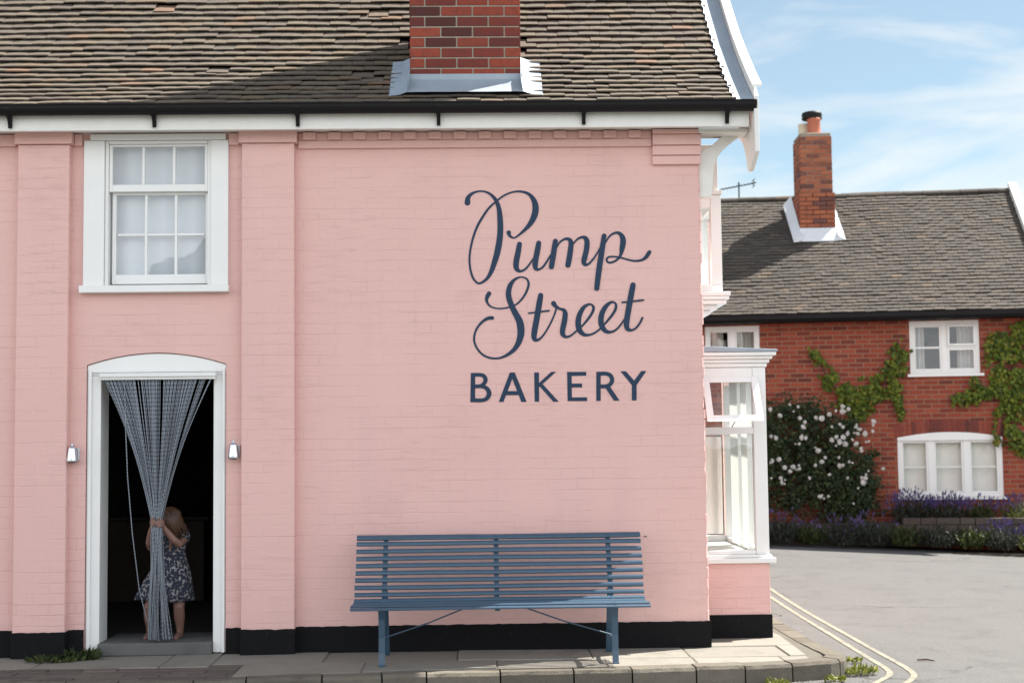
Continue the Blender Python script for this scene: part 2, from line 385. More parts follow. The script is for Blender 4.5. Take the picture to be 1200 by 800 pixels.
# --- pavement edge (outer kerb line)
edge = [(-9,-1.36),(-5,-1.34),(-3.2,-1.31),(-1.73,-1.22),(-.4,-1.07),(1.09,-1.02),(1.9,-.93),(2.3,-.84),(2.50,-.765),(2.62,-.67),(2.67,-.54),(2.67,-.40),(2.65,-.2),(2.63,.2),(2.62,.85),(2.62,1.9),(2.70,4.5),(2.75,9)]
def resample(pts, step):
    out = [Vector((*pts[0],0))]
    for a, b in zip(pts, pts[1:]):
        a = Vector((*a,0)); b = Vector((*b,0)); n_ = max(1, int((b-a).length/step))
        for i in range(1, n_+1): out.append(a.lerp(b, i/n_))
    return out
fine = resample(edge, .05)
def normal_at(i):
    d = fine[min(i+3,len(fine)-1)] - fine[max(i-3,0)]; return Vector((-d.y, d.x, 0)).normalized()   # inward (left of travel)
KW = .15
kb = MB(); i = 0
while i < len(fine)-1:
    n_ = rnd.choice((6,7,8,9,10)); j = min(i+n_, len(fine)-1)
    dz = U(-.006,.004); gap = .012; drop = -.16
    ring = []
    for k in range(i, j+1):
        tt = (k-i)/max(1,(j-i)); p = fine[k]; nn = normal_at(k); d = (fine[min(k+1,len(fine)-1)]-fine[max(k-1,0)]).normalized()
        if k == i: p = p + d*gap*.5
        if k == j: p = p - d*gap*.5
        rz = dz + .004*noise.noise(Vector((k*.37, 1, 2))); ou = .006*noise.noise(Vector((k*.5, 5, 2)))
        zr = min(-.145, road_z(p.x,p.y)-.03)
        ring.append([p - nn*(ou+.004) + Vector((0,0,zr)), p - nn*ou + Vector((0,0,rz-.022)), p + nn*(.016+ou) + Vector((0,0,rz)),
                     p + nn*KW + Vector((0,0,rz+.002)), p + nn*KW + Vector((0,0,-.1))])
    vs_ = [v for r_ in ring for v in r_]; L = len(ring)
    fs_ = [(a*5+b, (a+1)*5+b, (a+1)*5+b+1, a*5+b+1) for a in range(L-1) for b in range(4)]
    fs_ += [tuple(range(5)), tuple(reversed([(L-1)*5+b for b in range(5)]))]
    kb.add(vs_, fs_); i = j
tag(kb.build('kerb', M['kerb']), kind='structure')

# --- flagstones between kerb and walls
def edge_y(x):
    for a, b in zip(edge, edge[1:]):
        if a[0] <= x <= b[0] and b[0] > a[0]: return a[1] + (b[1]-a[1])*(x-a[0])/(b[0]-a[0])
    return edge[0][1]
base = MB()
inner = [fine[k] + normal_at(k)*(KW+.004) for k in range(0, len(fine), 4)]
bpoly = [(p.x,p.y) for p in inner] + [(1.0,9),(1.0,.6),(-9,.6)]
base.prism(bpoly, -.12, -.006, 'xy')
tag(base.build('pavement_bedding', M['joint']), kind='structure')
fl = MB()
def inside(x, y):
    c_ = False; n_ = len(bpoly); j_ = n_-1
    for i_ in range(n_):
        xi, yi = bpoly[i_]; xj, yj = bpoly[j_]
        if (yi > y) != (yj > y) and x < (xj-xi)*(y-yi)/(yj-yi)+xi: c_ = not c_
        j_ = i_
    return c_
def clip(poly):                               # Sutherland-Hodgman against the kerb's inner line, in small steps
    ok = [p for p in poly if inside(*p)]
    return len(ok) == len(poly)
def slab(x0, x1, y0, y1, mbx=fl, step=.06):
    z = U(-.003,.004); t1, t2 = U(-.004,.004), U(-.004,.004); gp = .0035
    x0 += gp; x1 -= gp; y0 += gp; y1 -= gp
    nx_ = max(2, int((x1-x0)/step)); pts = []
    # bottom edge follows the kerb
    low = []
    for i_ in range(nx_+1):
        x = x0 + (x1-x0)*i_/nx_; ymin = edge_y(x) + KW + .012 if x < 1.6 else y0
        low.append((x, max(y0, ymin)))
    poly = low + [(x1,y1),(x0,y1)]
    if x1 > 1.7:
        for (a_, b_) in zip(inner, inner[1:]):
            if a_.x < 1.6: continue
            d_ = b_ - a_
            if d_.length < 1e-4: continue
            side = lambda q_: d_.x*(q_[1]-a_.y) - d_.y*(q_[0]-a_.x) - .010*d_.length
            new = []
            for i_ in range(len(poly)):
                p_, q_ = poly[i_], poly[(i_+1) % len(poly)]; sp_, sq_ = side(p_), side(q_)
                if sp_ >= 0: new.append(p_)
                if (sp_ >= 0) != (sq_ >= 0):
                    k_ = sp_/(sp_-sq_); new.append((p_[0]+(q_[0]-p_[0])*k_, p_[1]+(q_[1]-p_[1])*k_))
            poly = new
            if len(poly) < 3: return
    if len(poly) < 3: return
    n_ = len(poly); cx = sum(p[0] for p in poly)/n_; cy = sum(p[1] for p in poly)/n_
    zz = lambda x, y: z + t1*(x-cx)*2 + t2*(y-cy)*2
    ins = [(cx+(x-cx)*(1-.007/max(.1,abs(x-cx)+.001)) if abs(x-cx)>.02 else x, cy+(y-cy)*(1-.007/max(.1,abs(y-cy)+.001)) if abs(y-cy)>.02 else y) for x, y in poly]
    vs_ = [(x,y,-.05) for x,y in poly] + [(x,y,zz(x,y)-.006) for x,y in poly] + [(x,y,zz(x,y)) for x,y in ins]
    fs_ = [(i_,(i_+1)%n_,n_+(i_+1)%n_,n_+i_) for i_ in range(n_)] + [(n_+i_,n_+(i_+1)%n_,2*n_+(i_+1)%n_,2*n_+i_) for i_ in range(n_)] + [tuple(range(2*n_,3*n_))]
    mbx.add(vs_, fs_)
for (ya, yb, off) in ((-.50,.02,0.0),(-1.05,-.50,.37)):
    x = -2.0 + off*.5 if ya > -.6 else -1.75
    while x < 2.9:
        L = U(.62,1.05); slab(x, min(x+L,2.76) , ya if ya > -.6 else -1.3, yb); x += L
x = -9
while x < -2.0:
    L = U(.7,1.0); slab(x, min(x+L,-2.0), -.62, .02)
    x += L
y = .02
while y < 8:
    L = U(.6,.9); slab(1.70, 2.75, y, y+L); y += L
tag(fl.build('pavement', M['flag']), kind='structure')
st = MB()
for row, (ya, yb) in enumerate(((-1.18,-1.04),(-1.03,-.90),(-.89,-.76),(-.755,-.63))):
    x = -9 + row*.07
    while x < -1.80:
        L = U(.19,.26); st.box(x+.005, min(x+L-.005,-1.765), ya+.004, yb-.004, -.05, U(-.004,.006)); x += L
tag(st.build('sett_paving', M['sett'], bevel=.006), kind='structure')

# --- double lines round the corner
def line_strip(pts, w_):
    mb = MB(); f_ = resample(pts, .08); vs_ = []
    for k, p in enumerate(f_):
        d = f_[min(k+1,len(f_)-1)] - f_[max(k-1,0)]; nn = Vector((-d.y,d.x,0)).normalized()
        for s_ in (-1,1):
            e = p + nn*s_*(w_/2 + .004*noise.noise(Vector((k*.9, s_, 7)))); vs_.append((e.x, e.y, road_z(e.x,e.y)+.0045))
    mb.add(vs_, [(2*k,2*k+1,2*k+3,2*k+2) for k in range(len(f_)-1)], True); return mb
LINES = ([(3.14,9),(3.12,4.3),(3.06,2),(3.03,.6),(3.02,-.15),(3.005,-.50),(2.93,-.72),(2.62,-1.18),(2.0,-1.58),(1,-1.75),(-9,-1.9)],
         [(3.29,9),(3.235,4),(3.195,2),(3.175,.6),(3.178,-.05),(3.165,-.48),(3.11,-.77),(2.88,-1.14),(2.3,-1.66),(1.2,-1.98),(-9,-2.15)])
def smooth(pts, it=2):
    for _ in range(it):
        o = [pts[0]]
        for a, b in zip(pts, pts[1:]): o += [(a[0]*.75+b[0]*.25, a[1]*.75+b[1]*.25), (a[0]*.25+b[0]*.75, a[1]*.25+b[1]*.75)]
        pts = o + [pts[-1]]
    return pts
for L_ in LINES:
    tag(line_strip(smooth(L_), .046).build('road_line', M['line']), kind='structure')

# --- grit swept along the foot of the kerb
gr = MB()
for k in range(2600):
    i_ = int(U(40, len(fine)-90)); nn = normal_at(i_); p = fine[i_] - nn*(.01+.26*U(0,1)**2.2); r_ = U(.003,.011)*(1 if rnd.random() < .97 else 2.2)
    if noise.noise(Vector((p.x*2.2,p.y*2.2,8))) < -.12: continue
    c_ = Vector((p.x+U(-.02,.02), p.y+U(-.02,.02), road_z(p.x,p.y)+.002))
    gr.add([c_+Vector((r_*U(.6,1.2),0,0)), c_+Vector((0,r_*U(.6,1.2),0)), c_-Vector((r_*U(.6,1.2),0,0)), c_-Vector((0,r_*U(.6,1.2),0)), c_+Vector((U(-.3,.3)*r_,U(-.3,.3)*r_,r_*U(.5,.9)))], [(0,1,4),(1,2,4),(2,3,4),(3,0,4)])
M['grit'] = (lambda a: a.done(a.ramp(a.island(), [(0,(.06,.05,.04)),(.4,(.14,.125,.105)),(.8,(.24,.22,.18)),(1,(.34,.31,.26))]), .9))(N('gutter_grit'))
tag(gr.build('grit', M['grit']), 'loose grit and small stones swept along the foot of the kerb', 'grit', kind='stuff')

# ================================================================== PINK BUILDING
B = empty('bakery_building', (0,0,0))
tag(B, 'pink painted brick bakery with tiled roof, white sash window and corner bay', 'building')
XL, XR = -8.0, 1.748
# --- front wall with door and window openings
wl = MB(); TH = .32
D0, D1 = -3.062, -1.982; W0, W1 = -2.95, -2.08
def arc(x):                                   # segmental arch over the door
    u_ = (x-(D0+D1)/2)/((D1-D0)/2); return 2.228 + .092*(1-u_*u_)
wl.box(XL, D0, 0, TH, 0, 4.20); wl.box(D1, XR-.02, 0, TH, 0, 4.20)
arch = [(D0, 2.815), (D0, arc(D0))] + [(D0+(D1-D0)*i/14, arc(D0+(D1-D0)*i/14)) for i in range(1,14)] + [(D1, arc(D1)), (D1, 2.815)]
wl.prism(arch, 0, TH)
wl.box(D0, W0, 0, TH, 2.815, 4.20); wl.box(W1, D1, 0, TH, 2.815, 4.20); wl.box(W0, W1, 0, TH, 4.0, 4.20)
# corner: each course ends a little differently
z = .20
while z < 4.15:
    h = .082; xe = XR+U(-.008,.006); ch_ = U(.004,.013); yf_ = U(-.001,.003); z1_ = min(z+h-U(.002,.007),4.17)
    wl.prism([(XR-.02,yf_),(xe-ch_,yf_),(xe,yf_+ch_*U(.6,1.2)),(xe,TH),(XR-.02,TH)], z+U(.001,.005), z1_, 'xy'); z += h
wl.box(XR-.02, XR-.012, .004, TH, 0, 4.18)
# gable wall, back wall, left end
wl.box(XR-.26, XR-.012, TH, 6.6, 0, 4.2); wl.box(XL, XR-.012, 6.6, 6.9, 0, 4.2); wl.box(XL, XL+.3, TH, 6.6, 0, 4.2)
wl.prism([(TH,4.2),(6.6,4.2),(3.25,7.45)], XR-.26, XR-.012, 'yz'); wl.prism([(TH,4.2),(6.6,4.2),(3.25,7.45)], XL, XL+.25, 'yz')
wl.build('wall', M['pink'], B)
# pilasters with caps and the string course
def pil(x0, x1, xe0=None, xe1=None):
    p = MB(); p.box(x0, x1, -.075, -.001, 0, 3.945)
    p.box(x0-.022, x1+.022, -.10, -.001, 3.948, 4.04); p.build('pilaster', M['pink'], B, .006)
pil(-3.588,-3.19); pil(-1.853,-1.445); pil(-5.30,-4.9)
co = MB()
for a_, b_ in ((-4.87,-3.62),(-3.165,-3.105),(-1.96,-1.882)):
    co.box(a_, b_, -.035, -.001, 3.945, 4.035); co.build('cornice', M['pink'], B, .004); co = MB()
co.box(-1.418, 1.366, -.028, -.001, 3.912, 3.972); co.box(-1.418, 1.366, -.020, -.001, 3.974, 4.035)
x = -1.38
while x < 1.33:
    co.box(x, x+.098, -.05, -.0205, 3.978, 4.035); x += .197
co.build('cornice', M['pink'], B, .004)
cc = MB()
for (z0, z1, d) in ((4.0,4.035,.085),(3.915,3.997,.065),(3.838,3.912,.046),(3.765,3.835,.03)):
    cc.box(1.37, XR+.004, -d, -.001, z0, z1)
cc.build('corner_corbel', M['pink'], B, .004)
# black tarred plinth
pb = MB()
def tarband(x0, x1, yf, zt):
    n_ = max(6, int((x1-x0)/.025)); top = [(x0+(x1-x0)*k/n_, zt+.005*noise.noise(Vector((k*.31+x0*9,1,6)))+.004*noise.noise(Vector((k*1.3+x0*5,2,6)))) for k in range(n_+1)]
    pb.prism([(x0,0),(x1,0)] + list(reversed(top)), yf, -.001)
tarband(XL,-3.592,-.014,.20); tarband(-3.186,D0-.003,-.014,.20); tarband(D1+.003,-1.857,-.014,.198); tarband(-1.441,XR+.004,-.014,.199)
for a_, b_ in ((-3.592,-3.186),(-1.857,-1.441)): tarband(a_, b_, -.092, .192)
pb.box(XR+.0005, XR+.012, -.012, .45, 0, .199)
pb.build('plinth', M['tar'], B)

# --- eaves: fascia, soffit, gutter and its brackets
fa = MB(); fa.box(XL, 2.10, -.248, -.20, 4.016, 4.15); fa.build('fascia', M['white_old'], B, .004)
sf = MB(); sf.box(XL, 2.10, -.198, -.06, 4.046, 4.062); sf.box(XL, XR-.03, -.058, -.003, 4.046, 4.062); sf.build('soffit', M['white_old'], B)
gu = MB(); ring = []
n_ = 10
prof = [(-.31 + .058*math.cos(math.pi + math.pi*k/n_), 4.186 + .066*math.sin(math.pi + math.pi*k/n_)) for k in range(n_+1)]
prof = [(prof[0][0]-.004, 4.196), (prof[0][0]-.006, 4.19)] + prof + [(prof[-1][0], 4.196)]
inn = [(p[0]*.94 + -.31*.06, p[1] + .006) for p in reversed(prof)]
gu.prism(prof + inn, XL, 2.135, 'yz'); gu.build('gutter', M['black'], B)
cap = MB(); cap.prism(prof, 2.136, 2.142, 'yz'); cap.build('gutter_end', M['black'], B)
for px in (12, 181, 349, 514, 684, 852):
    X = at(px, 140, -.26).x; gb = MB()
    gb.prism([(-.34,4.13),(-.2485,4.13),(-.2485,4.045),(-.268,4.032),(-.282,4.075),(-.30,4.108)], X-.014, X+.014, 'yz')
    gb.prism([(-.366,4.192),(-.366,4.16),(-.33,4.112),(-.27,4.112),(-.27,4.117),(-.325,4.118),(-.361,4.163),(-.361,4.192)], X-.018, X+.018, 'yz')
    gb.build('gutter_bracket', M['black'], B, .003)

# --- roof: boarding and peg tiles
PR = [(-.345,4.168),(-.10,4.342),(.2,4.570),(.5,4.815),(1.0,5.285),(1.6,5.890),(3.25,7.58)]
def roof_pt(s):
    for (a, b) in zip(PR, PR[1:]):
        L = math.hypot(b[0]-a[0], b[1]-a[1])
        if s <= L or b is PR[-1]:
            k = s/L; return a[0]+(b[0]-a[0])*k, a[1]+(b[1]-a[1])*k, (b[0]-a[0])/L, (b[1]-a[1])/L
        s -= L
CH = (-.535, .335, -.10, .62)                   # chimney footprint
dk = MB()
DP = [(-.19,4.235)] + PR[1:]
prof = [(p[0], p[1]-.045) for p in DP] + [(6.9,4.05),(6.9,3.98),(3.25,7.60)] + [(p[0]+.03, p[1]-.085) for p in reversed(DP[:-1])]
dk.prism(prof, XL-.1, 2.10, 'yz'); dk.build('roof_boarding', M['deck'], B)
tl = MB(); s_ = 0.0; row = 0
TW = .178
while s_ < 3.0:
    gauge = .088 + .018*min(1, s_/.9) + U(-.002,.002)
    x = -6.0 + (TW/2 if row % 2 else 0) + U(-.01,.01)
    while x < 1.985:
        wv = TW + U(-.004,.004); x1 = min(x+wv-.003, 1.985)
        if x1 - x > .03:
            y_, z_, cy_, cz_ = roof_pt(s_)
            cxm = (x+x1)/2
            if not (CH[0]-.03 < cxm < CH[1]+.03 and CH[2]-.06 < y_+.05 < CH[3]+.05):
                und = .012*noise.noise(Vector((cxm*.9, s_*1.3, 4))) + .006*noise.noise(Vector((cxm*3.1, s_*2, 9)))
                slip = U(.04,.07) if (rnd.random() < .012 and row > 3) else U(-.003,.003)
                lift = U(.043,.050); tilt = U(-.002,.002); Lt = .215; th = .012; cam_ = .002
                ss = s_ - slip; y0_, z0_, cy0, cz0 = roof_pt(max(0.0,ss))
                if ss < 0: y0_ += ss*cy0; z0_ += ss*cz0
                nrm = Vector((0,-cz0,cy0)); al = Vector((0,cy0,cz0)); o_ = Vector((0,y0_,z0_+und))
                vs_ = []
                for t_ in (0, 1):
                    for lay in (0, 1):
                        for q_ in range(4):
                            u_ = q_/3; xx = x+(x1-x)*u_; hh = cam_*(1-(2*u_-1)**2)
                            wob = .003*noise.noise(Vector((xx*8, s_*9, 3))) if t_ == 0 else 0
                            vs_.append(o_ + Vector((xx,0,0)) + al*(t_*Lt+wob) + nrm*((lift*(1-t_)) - .012 + hh + lay*th + tilt*(2*u_-1)))
                fs_ = []
                for q_ in range(3):
                    fs_ += [(4+q_,5+q_,13+q_,12+q_),(q_,8+q_,9+q_,1+q_),(q_,q_+1,q_+5,q_+4)]
                fs_ += [(0,4,12,8),(3,11,15,7)]
                tl.add(vs_, fs_)
        x += wv
    s_ += gauge; row += 1
tl.build('roof_tiles', M['tile'], B)
# back slope, simple courses
bk = MB(); bk.hexa([(XL-.1,3.25,7.62),(2.1,3.25,7.62),(2.1,6.95,4.02),(XL-.1,6.95,4.02),(XL-.1,3.25,7.72),(2.1,3.25,7.72),(2.1,7.0,4.08),(XL-.1,7.0,4.08)]); bk.build('back_roof', M['tile'], B)
# lead strip at the verge, with a scalloped edge tucked over the tiles
lv = MB(); n2 = 46; vs_ = []
for k in range(n2):
    s_ = 2.9*k/(n2-1); y_, z_, cy_, cz_ = roof_pt(s_); nrm = Vector((0,-cz_,cy_))
    j_ = .006 if k % 2 else -.006
    for xx, h in ((1.955+j_, .052+(.006 if k % 2 else -.004)), (2.0, .035), (2.085, .030), (2.118, .036)):
        vs_.append(Vector((xx, y_, z_)) + nrm*h)
lv.add(vs_, [(a*4+b, a*4+b+1, (a+1)*4+b+1, (a+1)*4+b) for a in range(n2-1) for b in range(3)])
lv.build('verge_flashing', M['lead'], B)
# bargeboard with its shaped foot
up = [(p[0]+.005, p[1]+.13) for p in PR]; lowb = [(p[0]+.10, p[1]-.20) for p in PR[2:]]
foot = [(-.345,3.80),(-.10,3.695),(-.03,3.70),(.02,3.80),(.09,3.90),(.19,3.985),(.30,4.02),(.36,4.10)]
bb = MB(); bb.prism([(-.345,4.235)] + up[1:] + list(reversed(lowb)) + list(reversed(foot)), 2.122, 2.158, 'yz')
bb.build('bargeboard', M['white_old'], B, .004)
bc = MB()
for a, b in zip(range(len(PR)-1), range(1,len(PR))):
    (ya,za), (yb,zb) = PR[a], PR[b]
    bc.hexa([(2.112,ya,za+.135),(2.186,ya,za+.135),(2.186,yb,zb+.135),(2.112,yb,zb+.135),(2.112,ya,za+.155),(2.186,ya,za+.155),(2.186,yb,zb+.155),(2.112,yb,zb+.155)])
bc.build('bargeboard_capping', M['white_old'], B)
# soffit and curved bracket under the gable overhang
sp = MB(); sp.box(XR-.02, 2.118, -.10, .12, 4.0, 4.034); sp.box(XR-.02, 2.12, .13, .4, 4.06, 4.085)
sp.build('verge_soffit', M['white_old'], B, .004)
br = MB()
pts_top = [at(px,py,.08) for px,py in ((823,181),(833,172),(846,160),(858,153),(872,150))]
pts_bot = [at(px,py,.08) for px,py in ((870,158),(862,163),(853,170),(845,178),(839,187),(836,198),(835,210))]
poly = [(XR-.005, pts_top[0].z)] + [(p.x,p.z) for p in pts_top[1:]] + [(p.x,p.z) for p in pts_bot] + [(at(833,232,.08).x, at(833,232,.08).z), (XR-.005, at(833,232,.08).z)]
br.prism(poly, .04, .15); br.build('verge_bracket', M['white_old'], B, .006)

# --- chimney stack of real bricks
def stack(mb_b, mb_m, x0, x1, y0, y1, z0, z1, ch=.083, bl=.25, jit=.003):
    ci = .006+jit; mb_m.box(x0+ci, x1-ci, y0+ci, y1-ci, z0, z1); z = z0; k = 0
    while z < z1-.02:
        zt = min(z+ch-.012, z1)
        def run(a, b, f):
            p = a + (-(bl*.5) if k % 2 else 0)
            while p < b-.02:
                q_ = min(p+bl-.012, b); p_ = max(p, a)
                if b - q_ < .05: q_ = b
                if q_-p_ > .03: f(p_, q_, U(0,jit), U(-.001,.001))
                p += bl
        run(x0, x1, lambda a, b, j, e: mb_b.box(a, b, y0+j, y0+.10, z+e, zt+e))
        run(x0, x1, lambda a, b, j, e: mb_b.box(a, b, y1-.10, y1-j, z+e, zt+e))
        run(y0+.112, y1-.112, lambda a, b, j, e: mb_b.box(x0+j, x0+.10, a, b, z+e, zt+e))
        run(y0+.112, y1-.112, lambda a, b, j, e: mb_b.box(x1-.10, x1-j, a, b, z+e, zt+e))
        z += ch; k += 1
b1, m1 = MB(), MB()
stack(b1, m1, CH[0], CH[1], CH[2], CH[3], 4.45, 8.7)
chm = b1.build('chimney', M['chim_brick'], B, .004); m1.build('mortar_core', M['mortar'], chm)
fl_ = MB()
# front apron: upstand and a dressed lower skirt, side soakers, white-lit right side
zb = at(545, 86.5, -.115).z
fl_.box(CH[0]-.012, CH[1]+.012, CH[2]-.014, CH[2]-.002, 4.25, zb)
yb, zl = .12, 4.52
vs_ = []; n3 = 20
for k in range(n3+1):
    xx = CH[0]-.02 + (CH[1]-CH[0]+.04)*k/n3; w1 = .004*noise.noise(Vector((xx*7,1,1)))
    for (yy, zz) in ((-.116,4.392),(-.15,4.352),(-.21,4.310),(-.295,4.250)):
        vs_.append((xx, yy+w1, zz+w1+.04))
fl_.add(vs_, [(a*4+b,(a+1)*4+b,(a+1)*4+b+1,a*4+b+1) for a in range(n3) for b in range(3)], True)
for sgn, xa, xb in ((-1, CH[0], CH[0]-.155), (1, CH[1], CH[1]+.165)):
    n3 = 26; vs_ = []
    for k in range(n3+1):
        yy = -.29 + (.56)*k/n3
        zz = None
        for (a, b) in zip(PR, PR[1:]):
            if a[0] <= yy <= b[0]: zz = a[1]+(b[1]-a[1])*(yy-a[0])/(b[0]-a[0])
        rp_ = .006*math.sin(k*2.1) + .004*noise.noise(Vector((k,2,3)))
        vs_ += [(xa-sgn*.004, yy, zz+.175), (xa+sgn*.012, yy, zz+.085+rp_*.4), (xa+(xb-xa)*.5, yy, zz+.062+rp_), (xb+sgn*rp_*.6, yy, zz+.054+rp_*.7)]
    fl_.add(vs_, [(a*4+b,(a+1)*4+b,(a+1)*4+b+1,a*4+b+1) for a in range(n3) for b in range(3)], True)
fl_.build('lead_flashing', M['lead'], chm)

# --- sash window
sw = MB()
sw.box(-3.09,-2.93,-.032,.06,2.845,3.985); sw.box(-2.10,-1.965,-.032,.06,2.845,3.985)
sw.box(-3.04,-1.985,-.040,.06,3.987,4.034)
win = sw.build('sash_window', M['white'], B, .004)
s2 = MB(); s2.box(-3.11,-1.955,-.075,.06,2.785,2.842); s2.build('sill', M['white'], win, .006)
bd = MB(); bd.box(-2.928,-2.902,-.012,.075,2.845,3.985); bd.box(-2.128,-2.102,-.012,.075,2.845,3.985); bd.box(-2.90,-2.13,-.012,.075,3.96,3.985); bd.build('parting_bead', M['white'], win, .003)
def sash(x0,x1,z0,z1,y,rail_b,rail_t,stile,cols,rows,name='sash'):
    s3 = MB(); s3.box(x0,x0+stile,y,y+.04,z0,z1); s3.box(x1-stile,x1,y,y+.04,z0,z1)
    s3.box(x0+stile,x1-stile,y,y+.04,z0,z0+rail_b); s3.box(x0+stile,x1-stile,y,y+.04,z1-rail_t,z1)
    gx0,gx1,gz0,gz1 = x0+stile,x1-stile,z0+rail_b,z1-rail_t
    for k in range(1,cols):
        xx = gx0+(gx1-gx0)*k/cols; s3.box(xx-.010,xx+.010,y+.004,y+.036,gz0,gz1)
    for k in range(1,rows):
        zz = gz0+(gz1-gz0)*k/rows
        for c_ in range(cols):
            xa = gx0+(gx1-gx0)*c_/cols+.0105; xb = gx0+(gx1-gx0)*(c_+1)/cols-.0105; s3.box(xa,xb,y+.005,y+.035,zz-.009,zz+.009)
    so_ = s3.build(name, M['white'], win, .003)
    p3 = MB(); p3.add([(gx0,y+.02,gz0),(gx1,y+.02,gz0),(gx1,y+.02,gz1),(gx0,y+.02,gz1)],[(0,1,2,3)])
    pn = p3.build('pane', M['glass'], win); return so_
sash(-2.90,-2.13,3.585,3.958,.0,.055,.018,.025,3,1)
sash(-2.885,-2.125,2.862,3.60,.046,.075,.035,.03,3,2)
sr = MB()
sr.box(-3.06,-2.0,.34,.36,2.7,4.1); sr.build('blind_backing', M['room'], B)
bl = MB(); nb = 40
for part in ((-2.93,-2.09,2.84,4.0),):
    vs_ = []
    for k in range(nb+1):
        xx = part[0]+(part[1]-part[0])*k/nb; yy = .125+.010*math.sin(k*.55)+.006*noise.noise(Vector((k*.3,1,5)))
        vs_ += [(xx,yy,part[2]),(xx,yy,part[3])]
    bl.add(vs_, [(2*k,2*k+2,2*k+3,2*k+1) for k in range(nb)], True)
tag(bl.build('window_blind', M['cool_blind']), 'pale cream blind hanging behind the upstairs sash window of the pink building', 'blind')

# --- door surround, step, hall
df = MB()
df.box(D0+.004,-2.952,.012,.25,.012,2.145); df.box(-2.082,D1-.004,.012,.25,.012,2.145)
xs_ = [D0+.004+(D1-D0-.008)*i/14 for i in range(15)]
df.prism([(D0+.004,2.147),(D1-.004,2.147)] + [(x, arc(x)-.006) for x in reversed(xs_)], .012, .25)
dfo = df.build('door_frame', M['white'], B, .005)
dm = MB(); dm.box(-3.045,-3.020,-.006,.0115,.012,2.19); dm.box(-2.012,-1.992,-.006,.0115,.012,2.19); dm.box(-3.019,-2.013,-.006,.0115,2.168,2.188)
dm.build('moulding', M['white'], dfo, .003)
ds = MB(); ds.box(-2.951,-2.083,-.05,.55,0,.098); ds.build('doorstep', M['step'], B, .012)
rm = MB()
RX0,RX1,RY0,RY1,RZ0,RZ1 = -4.2,-.6,.34,5.0,.07,2.62
rm.add([(RX0,RY0,RZ0),(RX1,RY0,RZ0),(RX1,RY1,RZ0),(RX0,RY1,RZ0),(RX0,RY0,RZ1),(RX1,RY0,RZ1),(RX1,RY1,RZ1),(RX0,RY1,RZ1)],
       [(0,1,2,3),(4,7,6,5),(1,5,6,2),(2,6,7,3),(3,7,4,0)])
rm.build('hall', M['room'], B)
hc = MB(); hc.box(-3.7,-2.75,3.1,3.6,.07,.86); hc.box(-3.75,-2.70,3.05,3.65,.862,.90)
tag(hc.build('shop_counter', M['dark_wood'], None, .01), 'dark wooden counter deep inside the doorway, behind the chain curtain', 'counter')

# --- painted lettering
def stroke(mb, pts, off, sc, y, sub=6):
    P = [(off[0]+a/sc, off[1]+b/sc, w_/sc) for a, b, w_ in pts]; out = []
    n_ = len(P)
    for i in range(n_-1):
        p0, p1, p2, p3 = P[max(i-1,0)], P[i], P[i+1], P[min(i+2,n_-1)]
        for k in range(sub):
            t_ = k/sub
            out.append(tuple(.5*(2*p1[c]+(p2[c]-p0[c])*t_+(2*p0[c]-5*p1[c]+4*p2[c]-p3[c])*t_*t_+(3*p1[c]-p0[c]-3*p2[c]+p3[c])*t_**3) for c in range(3)))
    out.append(P[-1]); L, Rr = [], []
    for i, (a, b, w_) in enumerate(out):
        a0 = out[max(i-1,0)]; a1 = out[min(i+1,len(out)-1)]; dx, dy = a1[0]-a0[0], a1[1]-a0[1]; q_ = math.hypot(dx,dy) or 1
        nx_, ny_ = -dy/q_, dx/q_; yy = y - .0012*i/len(out)
        L.append(at(a+nx_*w_/2, b+ny_*w_/2, yy)); Rr.append(at(a-nx_*w_/2, b-ny_*w_/2, yy))
    n_ = len(out); mb.add(L+Rr, [(i, i+1, n_+i+1, n_+i) for i in range(n_-1)])
    for i, yo in ((0, .0001), (n_-1, -.0013)):          # rounded ends
        a, b, w_ = out[i]; c = at(a, b, y+yo-.0002); rr = [at(a+w_/2*math.cos(2*math.pi*k/16), b+w_/2*math.sin(2*math.pi*k/16), y+yo-.0002) for k in range(16)]
        mb.add(rr, [tuple(range(16))])
def flat(mb, pts, off, sc, y, ):
    mb.add([at(off[0]+a/sc, off[1]+b/sc, y) for a, b in pts], [tuple(range(len(pts)))])
Y0 = -.003
z1, z2, z3, z4, z5 = ((535,215),6.667), ((590,255),8), ((660,255),8), ((545,315),7.275), ((610,325),7.5)
Lp = MB()
stroke(Lp, [(85,150,46),(92,108,34),(130,74,20),(190,60,14),(250,75,18),(300,120,28),(330,190,36),(340,280,44),(342,360,46),(335,450,48),(318,540,48),(295,620,42),(270,690,34),(235,745,24),(180,780,17),(140,755,17),(115,700,17),(102,620,16),(105,540,16),(125,440,17),(160,340,19),(205,260,19),(255,190,17),(310,140,15),(370,95,14),(440,67,14),(510,64,18),(570,87,26),(608,140,42),(618,200,50),(605,260,48),(575,315,38),(535,360,26),(490,400,17),(450,425,14),(416,408,22),(408,384,36)], *z1, Y0)
stroke(Lp, [(150,248,46),(138,320,52),(122,400,54),(118,450,52),(128,485,44),(160,502,24),(205,482,20),(245,435,18),(278,385,14)], *z2, Y0-.0003)
stroke(Lp, [(331,238,46),(318,310,52),(303,390,52),(297,445,50),(305,478,38),(330,485,22),(370,462,20),(410,405,18),(442,350,14)], *z2, Y0-.0018)
stroke(Lp, [(487,220,46),(475,300,52),(460,400,50),(450,460,48)], *z2, Y0-.0033)
stroke(Lp, [(488,300,14),(525,235,18),(570,203,22),(605,200,30),(630,222,44),(632,275,50),(620,360,52),(605,445,50)], *z2, Y0)
